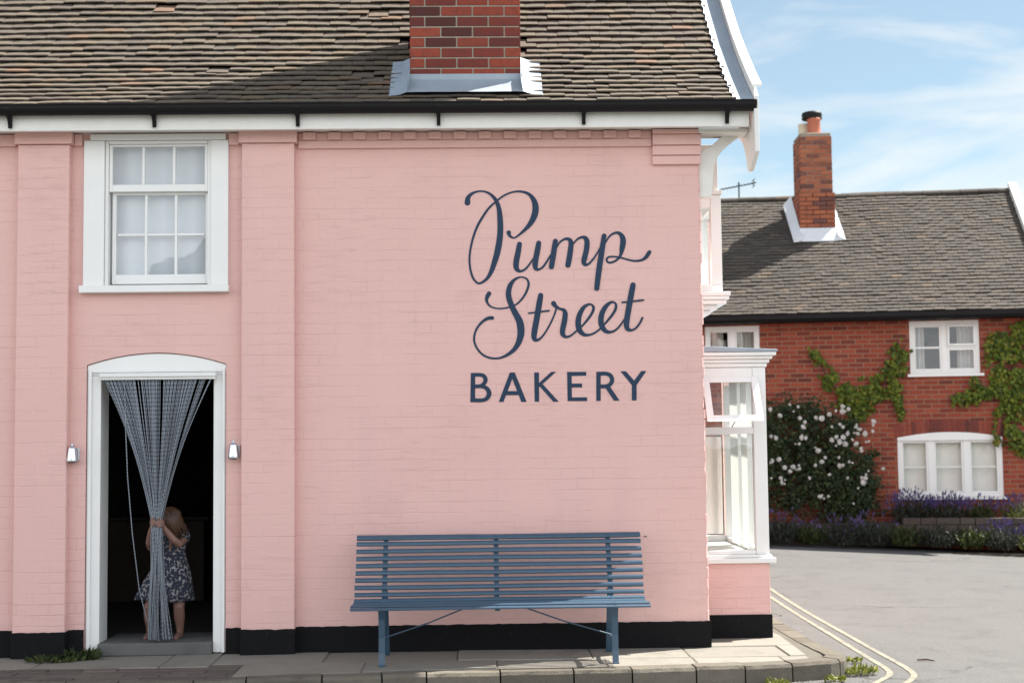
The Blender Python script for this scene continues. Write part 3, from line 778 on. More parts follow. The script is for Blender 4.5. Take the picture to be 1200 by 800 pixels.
stroke(Lp, [(648,256,14),(690,205,18),(735,183,24),(768,192,40),(783,228,48),(778,300,50),(762,370,50),(754,415,46),(768,440,32),(800,432,20),(840,390,18),(880,330,16),(905,285,14)], *z2, Y0-.0016)
stroke(Lp, [(384,170,44),(372,250,50),(352,380,52),(332,520,52),(315,662,48)], *z3, Y0-.0032)
stroke(Lp, [(393,245,12),(430,180,18),(475,147,22),(520,144,30),(553,177,46),(562,225,54),(552,290,48),(540,345,30),(515,385,22),(470,415,20),(425,420,20),(407,395,18),(425,370,18),(470,365,16),(530,372,16),(600,392,18),(670,405,20),(735,398,24),(775,372,34),(803,332,38),(810,322,34)], *z3, Y0)
ob = Lp.build('painted_lettering', M['sign'], B); ob['label'] = 'navy script lettering reading Pump'
Ls = MB()
stroke(Ls, [(205,210,38),(188,240,34),(185,275,24),(210,315,16),(260,335,14),(320,337,14),(380,325,14),(440,300,16),(490,250,18),(525,190,20),(542,130,20),(525,85,16),(475,70,14),(425,90,24),(385,140,40),(370,205,46),(378,260,48),(400,320,48),(430,380,52),(462,440,58),(475,500,62),(475,560,58),(455,630,48),(415,690,36),(355,735,26),(290,760,18),(225,760,18),(165,740,18),(115,695,18),(85,640,18),(77,590,18),(90,530,18),(120,480,20),(160,440,24),(200,420,30),(232,418,32)], *z4, Y0)
stroke(Ls, [(177,158,46),(165,230,52),(145,350,52),(125,460,52),(119,525,46),(135,550,32),(175,535,20),(220,480,16),(265,400,16),(300,320,16),(317,262,16)], *z5, Y0)
stroke(Ls, [(72,314,15),(160,303,16),(250,292,16)], *z5, Y0-.0016)
stroke(Ls, [(291,228,44),(308,252,34),(345,275,22),(380,287,32),(393,322,44),(385,390,48),(370,460,46),(373,500,42),(400,522,24),(440,512,18),(480,480,16),(503,462,14)], *z5, Y0-.0018)
stroke(Ls, [(530,440,16),(590,370,22),(630,310,24),(642,265,24),(625,240,18),(595,238,22),(550,270,36),(515,340,46),(507,410,50),(520,465,48),(555,500,34),(600,505,22),(650,488,18),(700,452,16)], *z5, Y0)
stroke(Ls, [(730,420,16),(790,350,22),(830,290,24),(840,245,22),(825,220,18),(795,218,22),(750,255,38),(715,320,46),(707,390,48),(722,440,46),(755,475,34),(800,478,22),(845,455,18),(885,410,16),(918,358,14)], *z5, Y0-.0016)
stroke(Ls, [(989,66,46),(975,140,50),(955,250,50),(938,350,50),(932,420,46),(945,455,36),(980,462,20),(1020,440,18),(1055,390,18),(1071,354,18)], *z5, Y0-.0032)
stroke(Ls, [(894,219,15),(985,210,16),(1079,199,16)], *z5, Y0-.0046)
ob = Ls.build('painted_lettering', M['sign'], B); ob['label'] = 'navy script lettering reading Street'
Lb = MB(); z6, z7 = ((540,425),10), ((650,425),10)
flat(Lb, [(118,118),(169,118),(168,460),(112,460)], *z6, Y0)
stroke(Lb, [(150,140,45),(225,140,44),(268,153,46),(290,195,50),(272,242,46),(225,272,44),(150,274,42)], *z6, Y0-.0003)
stroke(Lb, [(150,274,42),(240,275,42),(300,297,48),(332,352,54),(310,410,50),(255,437,44),(140,437,46)], *z6, Y0-.0018)
flat(Lb, [(575,112),(632,112),(500,458),(445,458)], *z6, Y0); flat(Lb, [(575,112),(632,112),(772,458),(710,458)], *z6, Y0-.0004); flat(Lb, [(530,330),(672,330),(692,378),(512,378)], *z6, Y0-.0008)
flat(Lb, [(860,112),(916,112),(918,455),(866,455)], *z6, Y0); flat(Lb, [(1060,105),(1117,105),(948,258),(912,292),(912,240)], *z6, Y0-.0004); flat(Lb, [(918,270),(962,250),(1148,455),(1085,455)], *z6, Y0-.0008)
flat(Lb, [(146,106),(198,106),(203,448),(152,448)], *z7, Y0); flat(Lb, [(150,106),(370,105),(370,150),(160,154)], *z7, Y0-.0004); flat(Lb, [(160,242),(322,242),(322,288),(160,288)], *z7, Y0-.0004); flat(Lb, [(160,405),(380,402),(380,448),(160,448)], *z7, Y0-.0004)
flat(Lb, [(488,105),(540,105),(540,445),(488,445)], *z7, Y0); stroke(Lb, [(512,127,46),(600,127,46),(652,147,48),(674,200,50),(650,252,48),(600,274,46),(520,275,46)], *z7, Y0-.0003); flat(Lb, [(588,280),(648,276),(762,442),(695,443)], *z7, Y0-.002)
flat(Lb, [(770,98),(835,98),(962,240),(906,262)], *z7, Y0); flat(Lb, [(1015,95),(1075,95),(960,262),(928,212)], *z7, Y0-.0004); flat(Lb, [(905,236),(960,236),(960,440),(905,440)], *z7, Y0-.0008)
ob = Lb.build('painted_lettering', M['sign'], B); ob['label'] = 'navy capital lettering reading BAKERY'

# --- ground floor bay on the gable side
by0, by1, bx0, bx1 = .45, 2.05, XR-.011, 2.318
bw = MB(); bw.box(bx0, bx1, by0, by1, 0, .598)
bay = bw.build('bay_window', M['pink'], B, .006); bay['label'] = 'white timber bay window on a pink brick base'
t_ = MB(); t_.box(bx0, bx1+.010, by0-.012, by1+.012, 0, .188); t_.build('plinth', M['tar'], bay, .004)
t_ = MB(); t_.box(bx0, bx1+.045, by0-.045, by1+.045, .60, .642); t_.box(bx0, bx1+.018, by0-.018, by1+.018, .643, .668); t_.build('sill', M['white'], bay, .006)
t_ = MB()
t_.box(bx1-.105, bx1, by0, by0+.09, .669, 2.18)              # near outer post
t_.box(bx0, bx0+.06, by0, by0+.08, .669, 2.18)               # near inner stile
t_.box(bx0+.06, bx1-.106, by0+.002, by0+.08, 1.640, 1.695); t_.box(bx0+.06, bx1-.106, by0+.003, by0+.08, .669, .70); t_.box(bx0+.06, bx1-.106, by0+.003, by0+.08, 2.06, 2.18)
t_.box(bx1-.09, bx1, by1-.09, by1, .669, 2.18); t_.box(bx0, bx0+.06, by1-.08, by1, .669, 2.18)
t_.box(bx0+.06, bx1-.091, by1-.08, by1-.002, .669, .72); t_.box(bx0+.06, bx1-.091, by1-.08, by1-.002, 1.64, 1.69)
for yy in (.98, 1.52): t_.box(bx1-.10, bx1-.004, yy-.035, yy+.035, .669, 2.18)
for zz in ((.669,.71),(1.64,1.69),(2.08,2.18)):
    for ya, yb in ((by0+.091,.944),(1.016,1.484),(1.556,by1-.091)): t_.box(bx1-.085, bx1-.006, ya, yb, *zz)
t_.build('frame', M['white'], bay, .004)
t_ = MB(); t_.add([(bx0+.06,by0+.04,.70),(bx1-.106,by0+.04,.70),(bx1-.106,by0+.04,1.64),(bx0+.06,by0+.04,1.64)],[(0,1,2,3)]); t_.build('pane', M['glass'], bay)
t_ = MB(); t_.add([(bx1-.04,by0+.09,.70),(bx1-.04,by1-.09,.70),(bx1-.04,by1-.09,2.1),(bx1-.04,by0+.09,2.1)],[(0,1,2,3)]); t_.add([(bx0+.06,by1-.04,.72),(bx1-.09,by1-.04,.72),(bx1-.09,by1-.04,2.1),(bx0+.06,by1-.04,2.1)],[(0,1,2,3)]); t_.build('pane', M['glass'], bay)
# tilted top light, hung at the head
def rot_pt(x, d, zz, ang=R(33), zh=2.10, yh=by0-.004):      # d: outward thickness, zz: down from hinge
    return (x, yh - d*math.cos(ang) - zz*math.sin(ang), zh - zz*math.cos(ang) + d*math.sin(ang)*.0)
cs = MB(); cx0, cx1, HL = bx0+.058, bx1-.072, .43
def plank(xa, xb, za, zb_):
    p = [rot_pt(xa,.04,zb_), rot_pt(xb,.04,zb_), rot_pt(xb,0,zb_), rot_pt(xa,0,zb_), rot_pt(xa,.04,za), rot_pt(xb,.04,za), rot_pt(xb,0,za), rot_pt(xa,0,za)]
    cs.hexa(p)
plank(cx0, cx0+.055, 0, HL); plank(cx1-.055, cx1, 0, HL); plank(cx0+.0555, cx1-.0555, 0, .05); plank(cx0+.0555, cx1-.0555, HL-.06, HL)
cso = cs.build('casement', M['white'], bay, .003)
t_ = MB(); t_.add([rot_pt(cx0+.05,.02,HL-.05), rot_pt(cx1-.05,.02,HL-.05), rot_pt(cx1-.05,.02,.045), rot_pt(cx0+.05,.02,.045)], [(0,1,2,3)]); t_.build('pane', M['glass'], bay)
t_ = MB(); t_.tube([rot_pt((cx0+cx1)/2+.02,0,HL-.03), ((cx0+cx1)/2+.02, by0+.02, 1.70)], .006, 6); t_.build('stay', M['steel'], bay)
# cornice and lead top
t_ = MB()
for (d, za, zb_) in ((.012,2.182,2.215),(.03,2.216,2.245),(.052,2.246,2.272),(.078,2.273,2.302)):
    t_.box(bx0, bx1+d, by0-d, by1+d, za, zb_)
t_.build('cornice', M['white'], bay, .005)
t_ = MB(); t_.hexa([(bx0,by0-.088,2.304),(bx1+.088,by0-.088,2.304),(bx1+.088,by1+.088,2.304),(bx0,by1+.088,2.304),(bx0,by0-.088,2.355),(bx1+.088,by0-.088,2.322),(bx1+.088,by1+.088,2.322),(bx0,by1+.088,2.355)]); t_.build('lead_roof', M['lead'], bay, .004)
t_ = MB(); t_.box(bx0+.001, bx0+.012, by0+.09, by1-.09, .669, 2.18); t_.build('inner_lining', M['room'], bay)
# pleated curtains along the outer lights of the bay
def drape(x0, y0, x1, y1, z0, z1, folds, amp, n_=60):
    mb = MB(); d = Vector((x1-x0, y1-y0, 0)); nn = Vector((-d.y, d.x, 0)).normalized(); vs_ = []
    for k in range(n_+1):
        p = Vector((x0,y0,0)) + d*k/n_ + nn*amp*math.sin(2*math.pi*folds*k/n_ + .6*noise.noise(Vector((k*.1,2,3))))
        vs_ += [(p.x,p.y,z0),(p.x,p.y,z1)]
    mb.add(vs_, [(2*k,2*k+2,2*k+3,2*k+1) for k in range(n_)], True); return mb
tag(drape(2.186,.62,2.20,.95,.70,2.10,3,.012).build('curtain', M['sheer']), 'white pleated curtain nearest the tilted casement inside the bay window', 'curtain', 'curtains inside the bay window')
tag(drape(2.186,1.04,2.20,1.48,.70,2.10,4,.012).build('curtain', M['sheer']), 'white pleated curtain at the middle outer light inside the bay window', 'curtain', 'curtains inside the bay window')

tag(drape(1.80,1.90,2.19,1.90,.74,1.62,3,.014).build('curtain', M['sheer']), 'pale curtain across the far light of the bay window, at the left of the pane', 'curtain', 'curtains inside the bay window')
# --- upper oriel on the gable side
t_ = MB(); ox1 = 1.985
t_.box(bx0, ox1, .45, 1.9, 2.80, 2.86); t_.box(ox1-.085, ox1, .45, .53, 2.861, 3.60); t_.box(bx0, bx0+.03, .45, .53, 2.861, 3.60); t_.box(bx0+.031, ox1-.086, .452, .53, 3.5, 3.60)
t_.box(ox1-.085, ox1, 1.8, 1.9, 2.861, 3.6); t_.box(ox1-.07, ox1-.002, .531, 1.799, 3.5, 3.6); t_.box(ox1-.07, ox1-.002, 1.14, 1.2, 2.861, 3.499)
ori = t_.build('oriel_window', M['white'], B, .004); ori['label'] = 'narrow white upstairs oriel window below the gable bracket'
t_ = MB(); t_.add([(bx0+.03,.50,2.86),(ox1-.085,.50,2.86),(ox1-.085,.50,3.5),(bx0+.03,.50,3.5)],[(0,1,2,3)]); t_.add([(ox1-.035,.53,2.86),(ox1-.035,1.8,2.86),(ox1-.035,1.8,3.5),(ox1-.035,.53,3.5)],[(0,1,2,3)]); t_.build('pane', M['glass'], ori)
t_ = MB()
for (d, za, zb_) in ((.055,2.765,2.799),(.045,2.735,2.764),(.025,2.70,2.734),(-.04,2.66,2.699),(-.09,2.625,2.659)):
    t_.box(bx0, ox1+d, .45-d, 1.9+d, za, zb_)
t_.build('sill', M['white'], ori, .005)
t_ = MB(); t_.box(bx0, ox1-.02, .46, 1.9, 3.601, 4.02); t_.box(bx0, ox1+.01, .44, 1.92, 3.602, 3.64); t_.build('head_panel', M['white_old'], ori, .004)
t_ = MB(); t_.box(bx0+.001,bx0+.01,.54,1.79,2.861,3.5); t_.build('inner_lining', M['white'], ori)

# ================================================================== WALL LIGHTS
for (px, lab) in ((85.5, 'silver cone wall light on the pink wall left of the doorway'), (274.5, 'silver cone wall light on the pink wall right of the doorway')):
    p = at(px, 541 if px < 200 else 537, -.06)
    r_ = empty('wall_light', (p.x, 0, p.z)); tag(r_, lab, 'wall light', 'wall lights beside the doorway')
    a = MB(); a.box(p.x+.002, p.x+.036, -.02, -.002, p.z+.008, p.z+.105); a.build('back_plate', M['steel'], r_, .003)
    a = MB()
    a.lathe([(.001,.004),(.036,.004),(.041,0),(.043,.004),(.041,.02),(.030,.100),(.026,.112),(.018,.118),(.001,.119)], (p.x-.006,-.066,p.z), 24, .95)
    a.build('shade', M['steel'], r_)
    a = MB(); a.lathe([(.001,.146),(.008,.144),(.010,.136),(.006,.129),(.012,.123),(.014,.117)], (p.x-.006,-.066,p.z), 12); a.build('finial', M['steel'], r_)
    a = MB(); a.lathe([(.001,-.006),(.026,-.006),(.028,.003),(.001,.003)], (p.x-.006,-.066,p.z), 16); a.build('lamp_glass', M['black'], r_)

# ================================================================== BENCH
bn = empty('bench', (.12,-.45,0)); tag(bn, 'long slatted blue-grey bench standing against the pink wall under the lettering', 'bench')
BX0, BX1 = -.955, 1.198
prof = [(-.185,.862),(-.165,.893),(-.195,.914)][1:]
back = [(-.150,.868),(-.178,.892),(-.215,.880),(-.235,.838),(-.262,.785),(-.289,.733),(-.316,.681),(-.343,.629),(-.368,.578),(-.392,.527),(-.415,.478)]
seat = [(-.452,.440),(-.510,.425),(-.570,.418),(-.632,.418),(-.694,.424),(-.754,.430),(-.805,.415)]
path = back + seat
for i, (y_, z_) in enumerate(path):
    a = path[max(i-1,0)]; b = path[min(i+1,len(path)-1)]; d = Vector((0,b[0]-a[0],b[1]-a[1])).normalized(); nn = Vector((0,-d.z,d.y))
    if nn.y > 0 and i < len(back): nn = -nn
    hw, ht = (.0185,.009) if i > 1 else (.016,.008)
    o_ = Vector((0,y_,z_)); mb = MB(); ex = U(-.003,.003)
    p = []
    for xx, in ((BX0+ex,),(BX1+ex,)):
        ring = [o_ + d*hw*math.cos(q_) + nn*ht*math.sin(q_) for q_ in [2*math.pi*k/14 for k in range(14)]]
        p.append([v + Vector((xx,0,0)) for v in ring])
    mid = [[v + (w_-v)*t2 + Vector((0,0,.0015*math.sin(t2*7+i))) for v, w_ in zip(*p)] for t2 in (0,.25,.5,.75,1)]
    vs_ = [v for r_ in mid for v in r_]
    mb.add(vs_, [(a*14+k, a*14+(k+1)%14, (a+1)*14+(k+1)%14, (a+1)*14+k) for a in range(4) for k in range(14)], True)
    mb.add(mid[0], [tuple(reversed(range(14)))]); mb.add(mid[-1], [tuple(range(14))])
    mb.build('slat', M['bench'], bn)
def flatbar(pts, x, wx, th):
    mb = MB(); pts = [Vector((x,*p)) for p in pts]; n_ = len(pts); vs_ = []
    for i, p in enumerate(pts):
        d = (pts[min(i+1,n_-1)]-pts[max(i-1,0)]).normalized(); nn = Vector((0,-d.z,d.y))
        for sx, sn in ((-1,-1),(1,-1),(1,1),(-1,1)): vs_.append(p + Vector((sx*wx/2,0,0)) + nn*sn*th/2)
    mb.add(vs_, [(a*4+k, a*4+(k+1)%4, (a+1)*4+(k+1)%4, (a+1)*4+k) for a in range(n_-1) for k in range(4)] + [(3,2,1,0),(n_*4-4,n_*4-3,n_*4-2,n_*4-1)]); return mb
sup = [(y_+.016, z_-.009) for y_, z_ in back[2:]]
sups = [(y_, z_-.018) for y_, z_ in seat]
for x in (-.735, .10, .95):
    flatbar(sup + sups, x, .036, .012).build('support_strap', M['bench'], bn)
for x in (-.735, .95):
    flatbar([(-.745,.408),(-.715,.33),(-.70,.2),(-.705,.09),(-.725,.006),(-.765,.004)], x, .045, .014).build('leg', M['bench'], bn, .002)
    flatbar([(-.36,.50),(-.30,.36),(-.235,.2),(-.20,.09),(-.175,.006),(-.135,.004)], x, .045, .014).build('leg', M['bench'], bn, .002)
    flatbar([(-.709,.15),(-.45,.16),(-.215,.15)], x, .03, .010).build('stretcher', M['bench'], bn)
for x in (-.735, .10, .95):
    for (y_, z_) in path[2:]:
        i_ = path.index((y_, z_)); q0 = path[max(i_-1,0)]; q1 = path[min(i_+1,len(path)-1)]; d = Vector((0,q1[0]-q0[0],q1[1]-q0[1])).normalized(); nn = Vector((0,d.z,-d.y))
        if nn.y > 0 and i_ < len(back): nn = -nn
        if i_ >= len(back) and nn.z < 0: nn = -nn
        a = MB(); o_ = Vector((x,y_,z_)) + nn*.0085; a.tube([o_, o_+nn*.003], [.006,.0045], 8); a.build('bolt', M['bench'], bn)
for xa, xb in ((-.735,-.08),(.95,.24)):
    a = MB(); a.tube([(xa,-.45,.165),(xa+(xb-xa)*.5,-.45,.27),(xb,-.46,.398)], .0055, 8); a.build('brace', M['bench'], bn)

nl = MB(); p = at(757, 628, 0); nl.tube([(p.x,.0,p.z),(p.x,-.028,p.z)], .004, 6); nl.tube([(p.x,-.027,p.z),(p.x-.022,-.027,p.z+.002)], .003, 6)
tag(nl.build('wall_hook', M['black']), 'tiny rusty hook in the pink wall just right of the bench back', 'hook')
# ================================================================== CHAIN CURTAIN
cu_ = empty('chain_curtain', (-2.5,-.02,.1)); tag(cu_, 'silver blue chain door curtain gathered in the doorway by a child', 'curtain')
a = MB(); a.box(-2.947,-2.052,-.07,-.012,2.128,2.162); a.box(-2.940,-2.058,-.06,-.014,2.108,2.127); a.build('rail', M['rail'], cu_, .006)
def chain(pts, r_=.0047, pitch=.032, name='chain_strand'):
    L = [0]
    for p, q_ in zip(pts, pts[1:]): L.append(L[-1] + (Vector(q_)-Vector(p)).length)
    n_ = int(L[-1]/pitch*4); vs_ = []; j = 0; mb = MB()
    for i in range(n_+1):
        s_ = L[-1]*i/n_
        while j < len(L)-2 and L[j+1] < s_: j += 1
        p = Vector(pts[j]).lerp(Vector(pts[j+1]), (s_-L[j])/max(1e-6, L[j+1]-L[j]))
        ph = math.pi*i/4; ax = r_*(.42+.62*abs(math.cos(ph))); ay = r_*(.42+.62*abs(math.sin(ph)))
        for k in range(6): vs_.append(p + Vector((ax*math.cos(k*math.pi/3), ay*math.sin(k*math.pi/3), 0)))
    mb.add(vs_, [(a*6+k, a*6+(k+1)%6, (a+1)*6+(k+1)%6, (a+1)*6+k) for a in range(n_) for k in range(6)], True)
    return mb.build(name, M['chain'], cu_)
NS = 92; GX, GY, GZ = -2.505, -.035, 1.015
for i in range(NS):
    u_ = i/(NS-1)*2-1; xt = -2.503 + .412*u_ + .0035*math.sin(i*1.9)
    lay = i % 4
    if any(abs(xt-g_) < .0075 for g_ in (-2.665,-2.648,-2.474,-2.185,-2.118)): continue
    xt += .004*noise.noise(Vector((i*.35,2,2)))
    gx = GX + .034*u_ + U(-.004,.004); gy = GY + (-.014,.004,.018,-.002)[lay] + U(-.003,.003)
    bx_ = -2.505 + .050*u_ + .022*math.sin(i*2.4) + (.045 if u_ > .3 else 0); byy = -.03 + (-.02,.005,.02,-.008)[lay] + U(-.01,.01)
    pts = []
    for k in range(15):
        t_ = k/14; e = t_**1.0; f_ = e + .10*math.sin(math.pi*e)*(abs(u_)**1.5)
        fold = .018*math.sin(u_*17 + .7*math.sin(u_*5))*math.sin(math.pi*min(1, t_*1.05))*(1-.4*t_)
        pts.append((xt+(gx-xt)*f_ + fold*.35*(1-t_), -.036+(gy+.036)*t_ + fold, 2.112+(GZ-2.112)*t_))
    for k in range(1, 10):
        t_ = k/9; pts.append((gx+(bx_-gx)*t_**1.5 + .006*math.sin(t_*6+i), gy+(byy-gy)*t_, GZ+(.118+U(0,.02)-GZ)*t_))
    chain(pts)
P_ = [at(146,447,-.04), at(147,500,-.05), at(149.5,560,-.06), at(155,625,-.065), at(163,690,-.06), at(171,722,-.05), at(178,740,-.045), at(187,750,-.04)]
chain([tuple(p) for p in P_], .005, .026)

# ================================================================== CHILD
kid = empty('person', (-2.46,.24,.098)); tag(kid, 'child in a leopard print dress standing in the doorway and gripping the chain curtain', 'person')
kb_ = MB()
def limb(pts, n=12): kb_.tube([p[:3] for p in pts], [p[3] for p in pts], n)
def ballr(c, r_, s_=(1,1,1), mt=None): kb_.ball(c, r_*s_[0], r_*s_[1], r_*s_[2], 14, mt)
Zf = .098
limb([(-2.45,.27,.53,.075),(-2.45,.27,.60,.088),(-2.45,.265,.70,.080),(-2.445,.26,.80,.088),(-2.44,.255,.88,.085),(-2.435,.25,.925,.06)])
ballr((-2.45,.27,.56), .09, (1.1,.85,.8)); ballr((-2.44,.255,.86), .085, (1.25,.8,.9))
limb([(-2.43,.245,.92,.034),(-2.445,.20,.985,.031)])
limb([(-2.53,.25,.905,.040),(-2.36,.25,.905,.040)])
# legs and feet
for x0_, x1_, yk in ((-2.53,-2.625,.235),(-2.405,-2.385,.215)):
    limb([(x0_,.27,.55,.070),(x0_+(x1_-x0_)*.5,.25,.43,.056),(x1_,yk,.335,.043),(x1_,yk+.02,.26,.043),(x1_+.002,yk+.035,.18,.031),(x1_,yk+.04,.135,.027)])
    limb([(x1_,yk+.06,.122,.026),(x1_,yk,.120,.026),(x1_-.004,yk-.06,.113,.022),(x1_-.006,yk-.095,.110,.014)])
# arms
limb([(-2.535,.25,.905,.040),(-2.575,.20,.855,.033),(-2.597,.15,.81,.030),(-2.592,.10,.85,.030),(-2.568,.05,.93,.026),(-2.548,.012,.978,.021),(-2.545,0.0,.995,.021)])
limb([(-2.355,.25,.905,.040),(-2.345,.18,.860,.034),(-2.362,.10,.835,.031),(-2.395,.06,.868,.030),(-2.438,.03,.930,.026),(-2.462,.005,.968,.021),(-2.465,-.005,.985,.021)])
# hands: palms at the sides of the bunch, fingers closing round its front, thumbs over the top
for sgn, hx, hz in ((-1,-2.548,1.012),(1,-2.462,1.002)):
    ballr((hx,-.022,hz), .026, (.55,1.0,1.1))
    for k in range(4):
        zf = hz + .022 - .0145*k; ln = (.9,1.0,.96,.78)[k]
        p0 = (hx-sgn*-.002,-.040,zf); 
        limb([(hx,-.034,zf,.0078),(hx-sgn*.004,-.058,zf+.002,.0076),(hx-sgn*.020*ln,-.071,zf+.001,.0071),(hx-sgn*.036*ln,-.070,zf-.002,.0062),(hx-sgn*.044*ln,-.066,zf-.004,.005)], 8)
    limb([(hx,-.02,hz+.012,.010),(hx-sgn*.006,-.036,hz+.034,.0085),(hx-sgn*.022,-.052,hz+.040,.0072),(hx-sgn*.032,-.058,hz+.036,.006)], 8)
# head turned towards the curtain, chin a little down
HC = Vector((-2.447,.148,1.026)); HM = Matrix.Rotation(R(-52),3,'Z') @ Matrix.Rotation(R(20),3,'X')
hp = lambda x,y,z_: HC + HM @ Vector((x,y,z_))
ballr(HC, .083, (.90,1.0,1.06), HM); ballr(hp(0,-.022,-.040), .058, (.95,.9,.95), HM); ballr(hp(0,-.05,-.072), .022)
kb_.tube([hp(0,-.080,.006), hp(0,-.094,-.016), hp(0,-.092,-.024)], [.007,.011,.009], 8)
for sx in (-1,1):
    ballr(hp(sx*.074,.008,-.008), .018, (.45,.8,1.1), HM); ballr(hp(sx*.040,-.062,-.028), .024)
    kb_.tube([hp(sx*.012,-.080,.022), hp(sx*.028,-.079,.026), hp(sx*.044,-.068,.022)], .006, 6)
kb_.tube([hp(-.018,-.082,-.046), hp(0,-.089,-.044), hp(.018,-.082,-.046)], [.005,.007,.005], 8)
kb_.tube([hp(-.015,-.080,-.054), hp(0,-.086,-.055), hp(.015,-.080,-.054)], [.005,.007,.005], 8)
body = kb_.build('body', M['skin'], kid)
rmod = body.modifiers.new('remesh','REMESH'); rmod.mode = 'VOXEL'; rmod.voxel_size = .0042; rmod.use_smooth_shade = True
smd = body.modifiers.new('smooth','SMOOTH'); smd.factor = .5; smd.iterations = 3
ey = MB()
for sx in (-1,1): ey.ball(hp(sx*.029,-.071,.010), .010, .010, .008, 10)
ey.build('eye', simple('eye_dark', (.05,.035,.03), .2, .1), body)
# dress: bodice, short sleeves and a flared skirt swinging to the left
dr = MB(); n_ = 56; vs_ = []
rows_ = [(.935,-2.44,.253,.082,.060,0),(.905,-2.44,.255,.104,.078,0),(.86,-2.442,.258,.112,.084,0),(.80,-2.445,.262,.104,.088,.002),(.755,-2.45,.265,.100,.090,.004),(.70,-2.455,.265,.118,.100,.008),(.62,-2.465,.265,.150,.118,.014),(.53,-2.478,.265,.176,.134,.020),(.44,-2.485,.265,.194,.146,.026),(.385,-2.488,.265,.204,.150,.030)]
for (z_, cx, cy, ax, ay, fo) in rows_:
    for k in range(n_):
        th = 2*math.pi*k/n_; f_ = 1 + fo*6*(.5*math.sin(th*9+.5)+.5*math.sin(th*5+2))*.5
        lx = ax*f_*math.cos(th); 
        if lx < 0: lx *= 1 + .25*max(0,(.66-z_)/.28)
        zz = z_ + (.020*max(0,-math.cos(th))*max(0,(.6-z_)/.2))
        vs_.append((cx+lx, cy+ay*f_*math.sin(th), zz))
dr.add(vs_, [(a*n_+k, (a+1)*n_+k, (a+1)*n_+(k+1)%n_, a*n_+(k+1)%n_) for a in range(len(rows_)-1) for k in range(n_)], True)
dr.tube([(-2.525,.25,.915),(-2.555,.225,.885),(-2.580,.195,.852)], [.050,.052,.050], 14, False)
dr.tube([(-2.365,.25,.915),(-2.352,.215,.885),(-2.352,.18,.852)], [.050,.052,.050], 14, False)
dro = dr.build('dress', M['dress'], kid); sd = dro.modifiers.new('thickness','SOLIDIFY'); sd.thickness = .003
hr = MB()
for k in range(300):
    th = U(R(-62), R(222)); ph = U(.05, 1.15)
    d0 = Vector((math.sin(ph)*math.cos(th)*.079, math.sin(ph)*math.sin(th)*.087, math.cos(ph)*.091))
    p0 = HC + HM @ d0
    th2 = th + U(-.1,.1); out = Vector((math.cos(th2)*.086, math.sin(th2)*.094, U(.0,.02))); p1 = HC + HM @ out
    p2 = HC + HM @ Vector((out.x*1.02, out.y*.98+.004, -.06)); p3 = HC + HM @ Vector((out.x*U(.7,1.08), out.y*U(.7,1.08)+.012, U(-.17,-.09)))
    hr.tube([p0, (p0+p1)*.5 + (HM @ Vector((out.x,out.y,.03))).normalized()*.010, p1, p2, p3], [.005,.0055,.005,.0042,.0012], 5)
hr.ball(HC+HM@Vector((0,.012,.012)), .078, .082, .084, 14, HM)
hr.build('hair', M['hair'], kid)

# ================================================================== COTTAGE
CL = Vector((7.5,11.7,0)); CRZ = R(-10)
C = empty('brick_cottage', CL, CRZ); tag(C, 'red brick cottage with dark tiled roof and white casement windows across the road', 'house')
OFF[C.name] = Vector()                          # its parts are written in its own axes
def cw(x, y, z_):                               # cottage axes -> world
    return CL + Matrix.Rotation(CRZ,3,'Z') @ Vector((x,y,z_))
X0, X1 = -7.5, 1.50
wins = [(-.55,.545,2.61,3.47),(-.79,.845,.635,1.60),(-3.84,-2.945,2.61,3.46)]
wmb = MB()
def wallseg(xa, xb, za, zb_): wmb.box(xa, xb, 0, .25, za, zb_)
xsx = sorted({X0, X1, *[w_[0] for w_ in wins], *[w_[1] for w_ in wins]})
for xa, xb in zip(xsx, xsx[1:]):
    cuts = sorted((w_[2], w_[3]) for w_ in wins if w_[0] <= xa+1e-6 and w_[1] >= xb-1e-6); z = -.4
    for za, zb_ in cuts:
        wallseg(xa, xb, z, za); z = zb_
    wallseg(xa, xb, z, 3.62)
wmb.prism([(.25,-.4),(5.4,-.4),(5.4,3.6),(2.8,5.75),(.25,3.62)], X1-.25, X1, 'yz'); wmb.box(X0, X1, 5.4, 5.6, -.4, 3.6)
wmb.build('wall', M['cot_brick'], C)
# shallow brick arch over the lower window
ab = MB()
for k in range(25):
    u_ = -1+2*k/24; x = .03+.83*u_; z_ = 1.675-.085*u_*u_
    ab.hexa([(x-.028,-.006,z_),(x+.028,-.006,z_),(x+.028,.10,z_),(x-.028,.10,z_),(x-.029+.012*u_,-.006,z_+.20),(x+.029+.012*u_,-.006,z_+.20),(x+.029+.012*u_,.10,z_+.20),(x-.029+.012*u_,.10,z_+.20)])
M['arch_brick'] = brick_island('arch_bricks', [(0,(.11,.035,.03)),(.5,(.22,.05,.035)),(1,(.28,.07,.045))]); ab.build('brick_arch', M['arch_brick'], C)
gt = MB(); gt.prism([(-.36,3.60),(-.355,3.53),(-.32,3.485),(-.26,3.475),(-.21,3.51),(-.20,3.60)], X0-.1, X1+.14, 'yz'); gt.build('gutter', M['black'], C)
fb = MB(); fb.box(X0-.1, X1+.12, -.195, -.002, 3.48, 3.56); fb.build('fascia', M['black'], C)
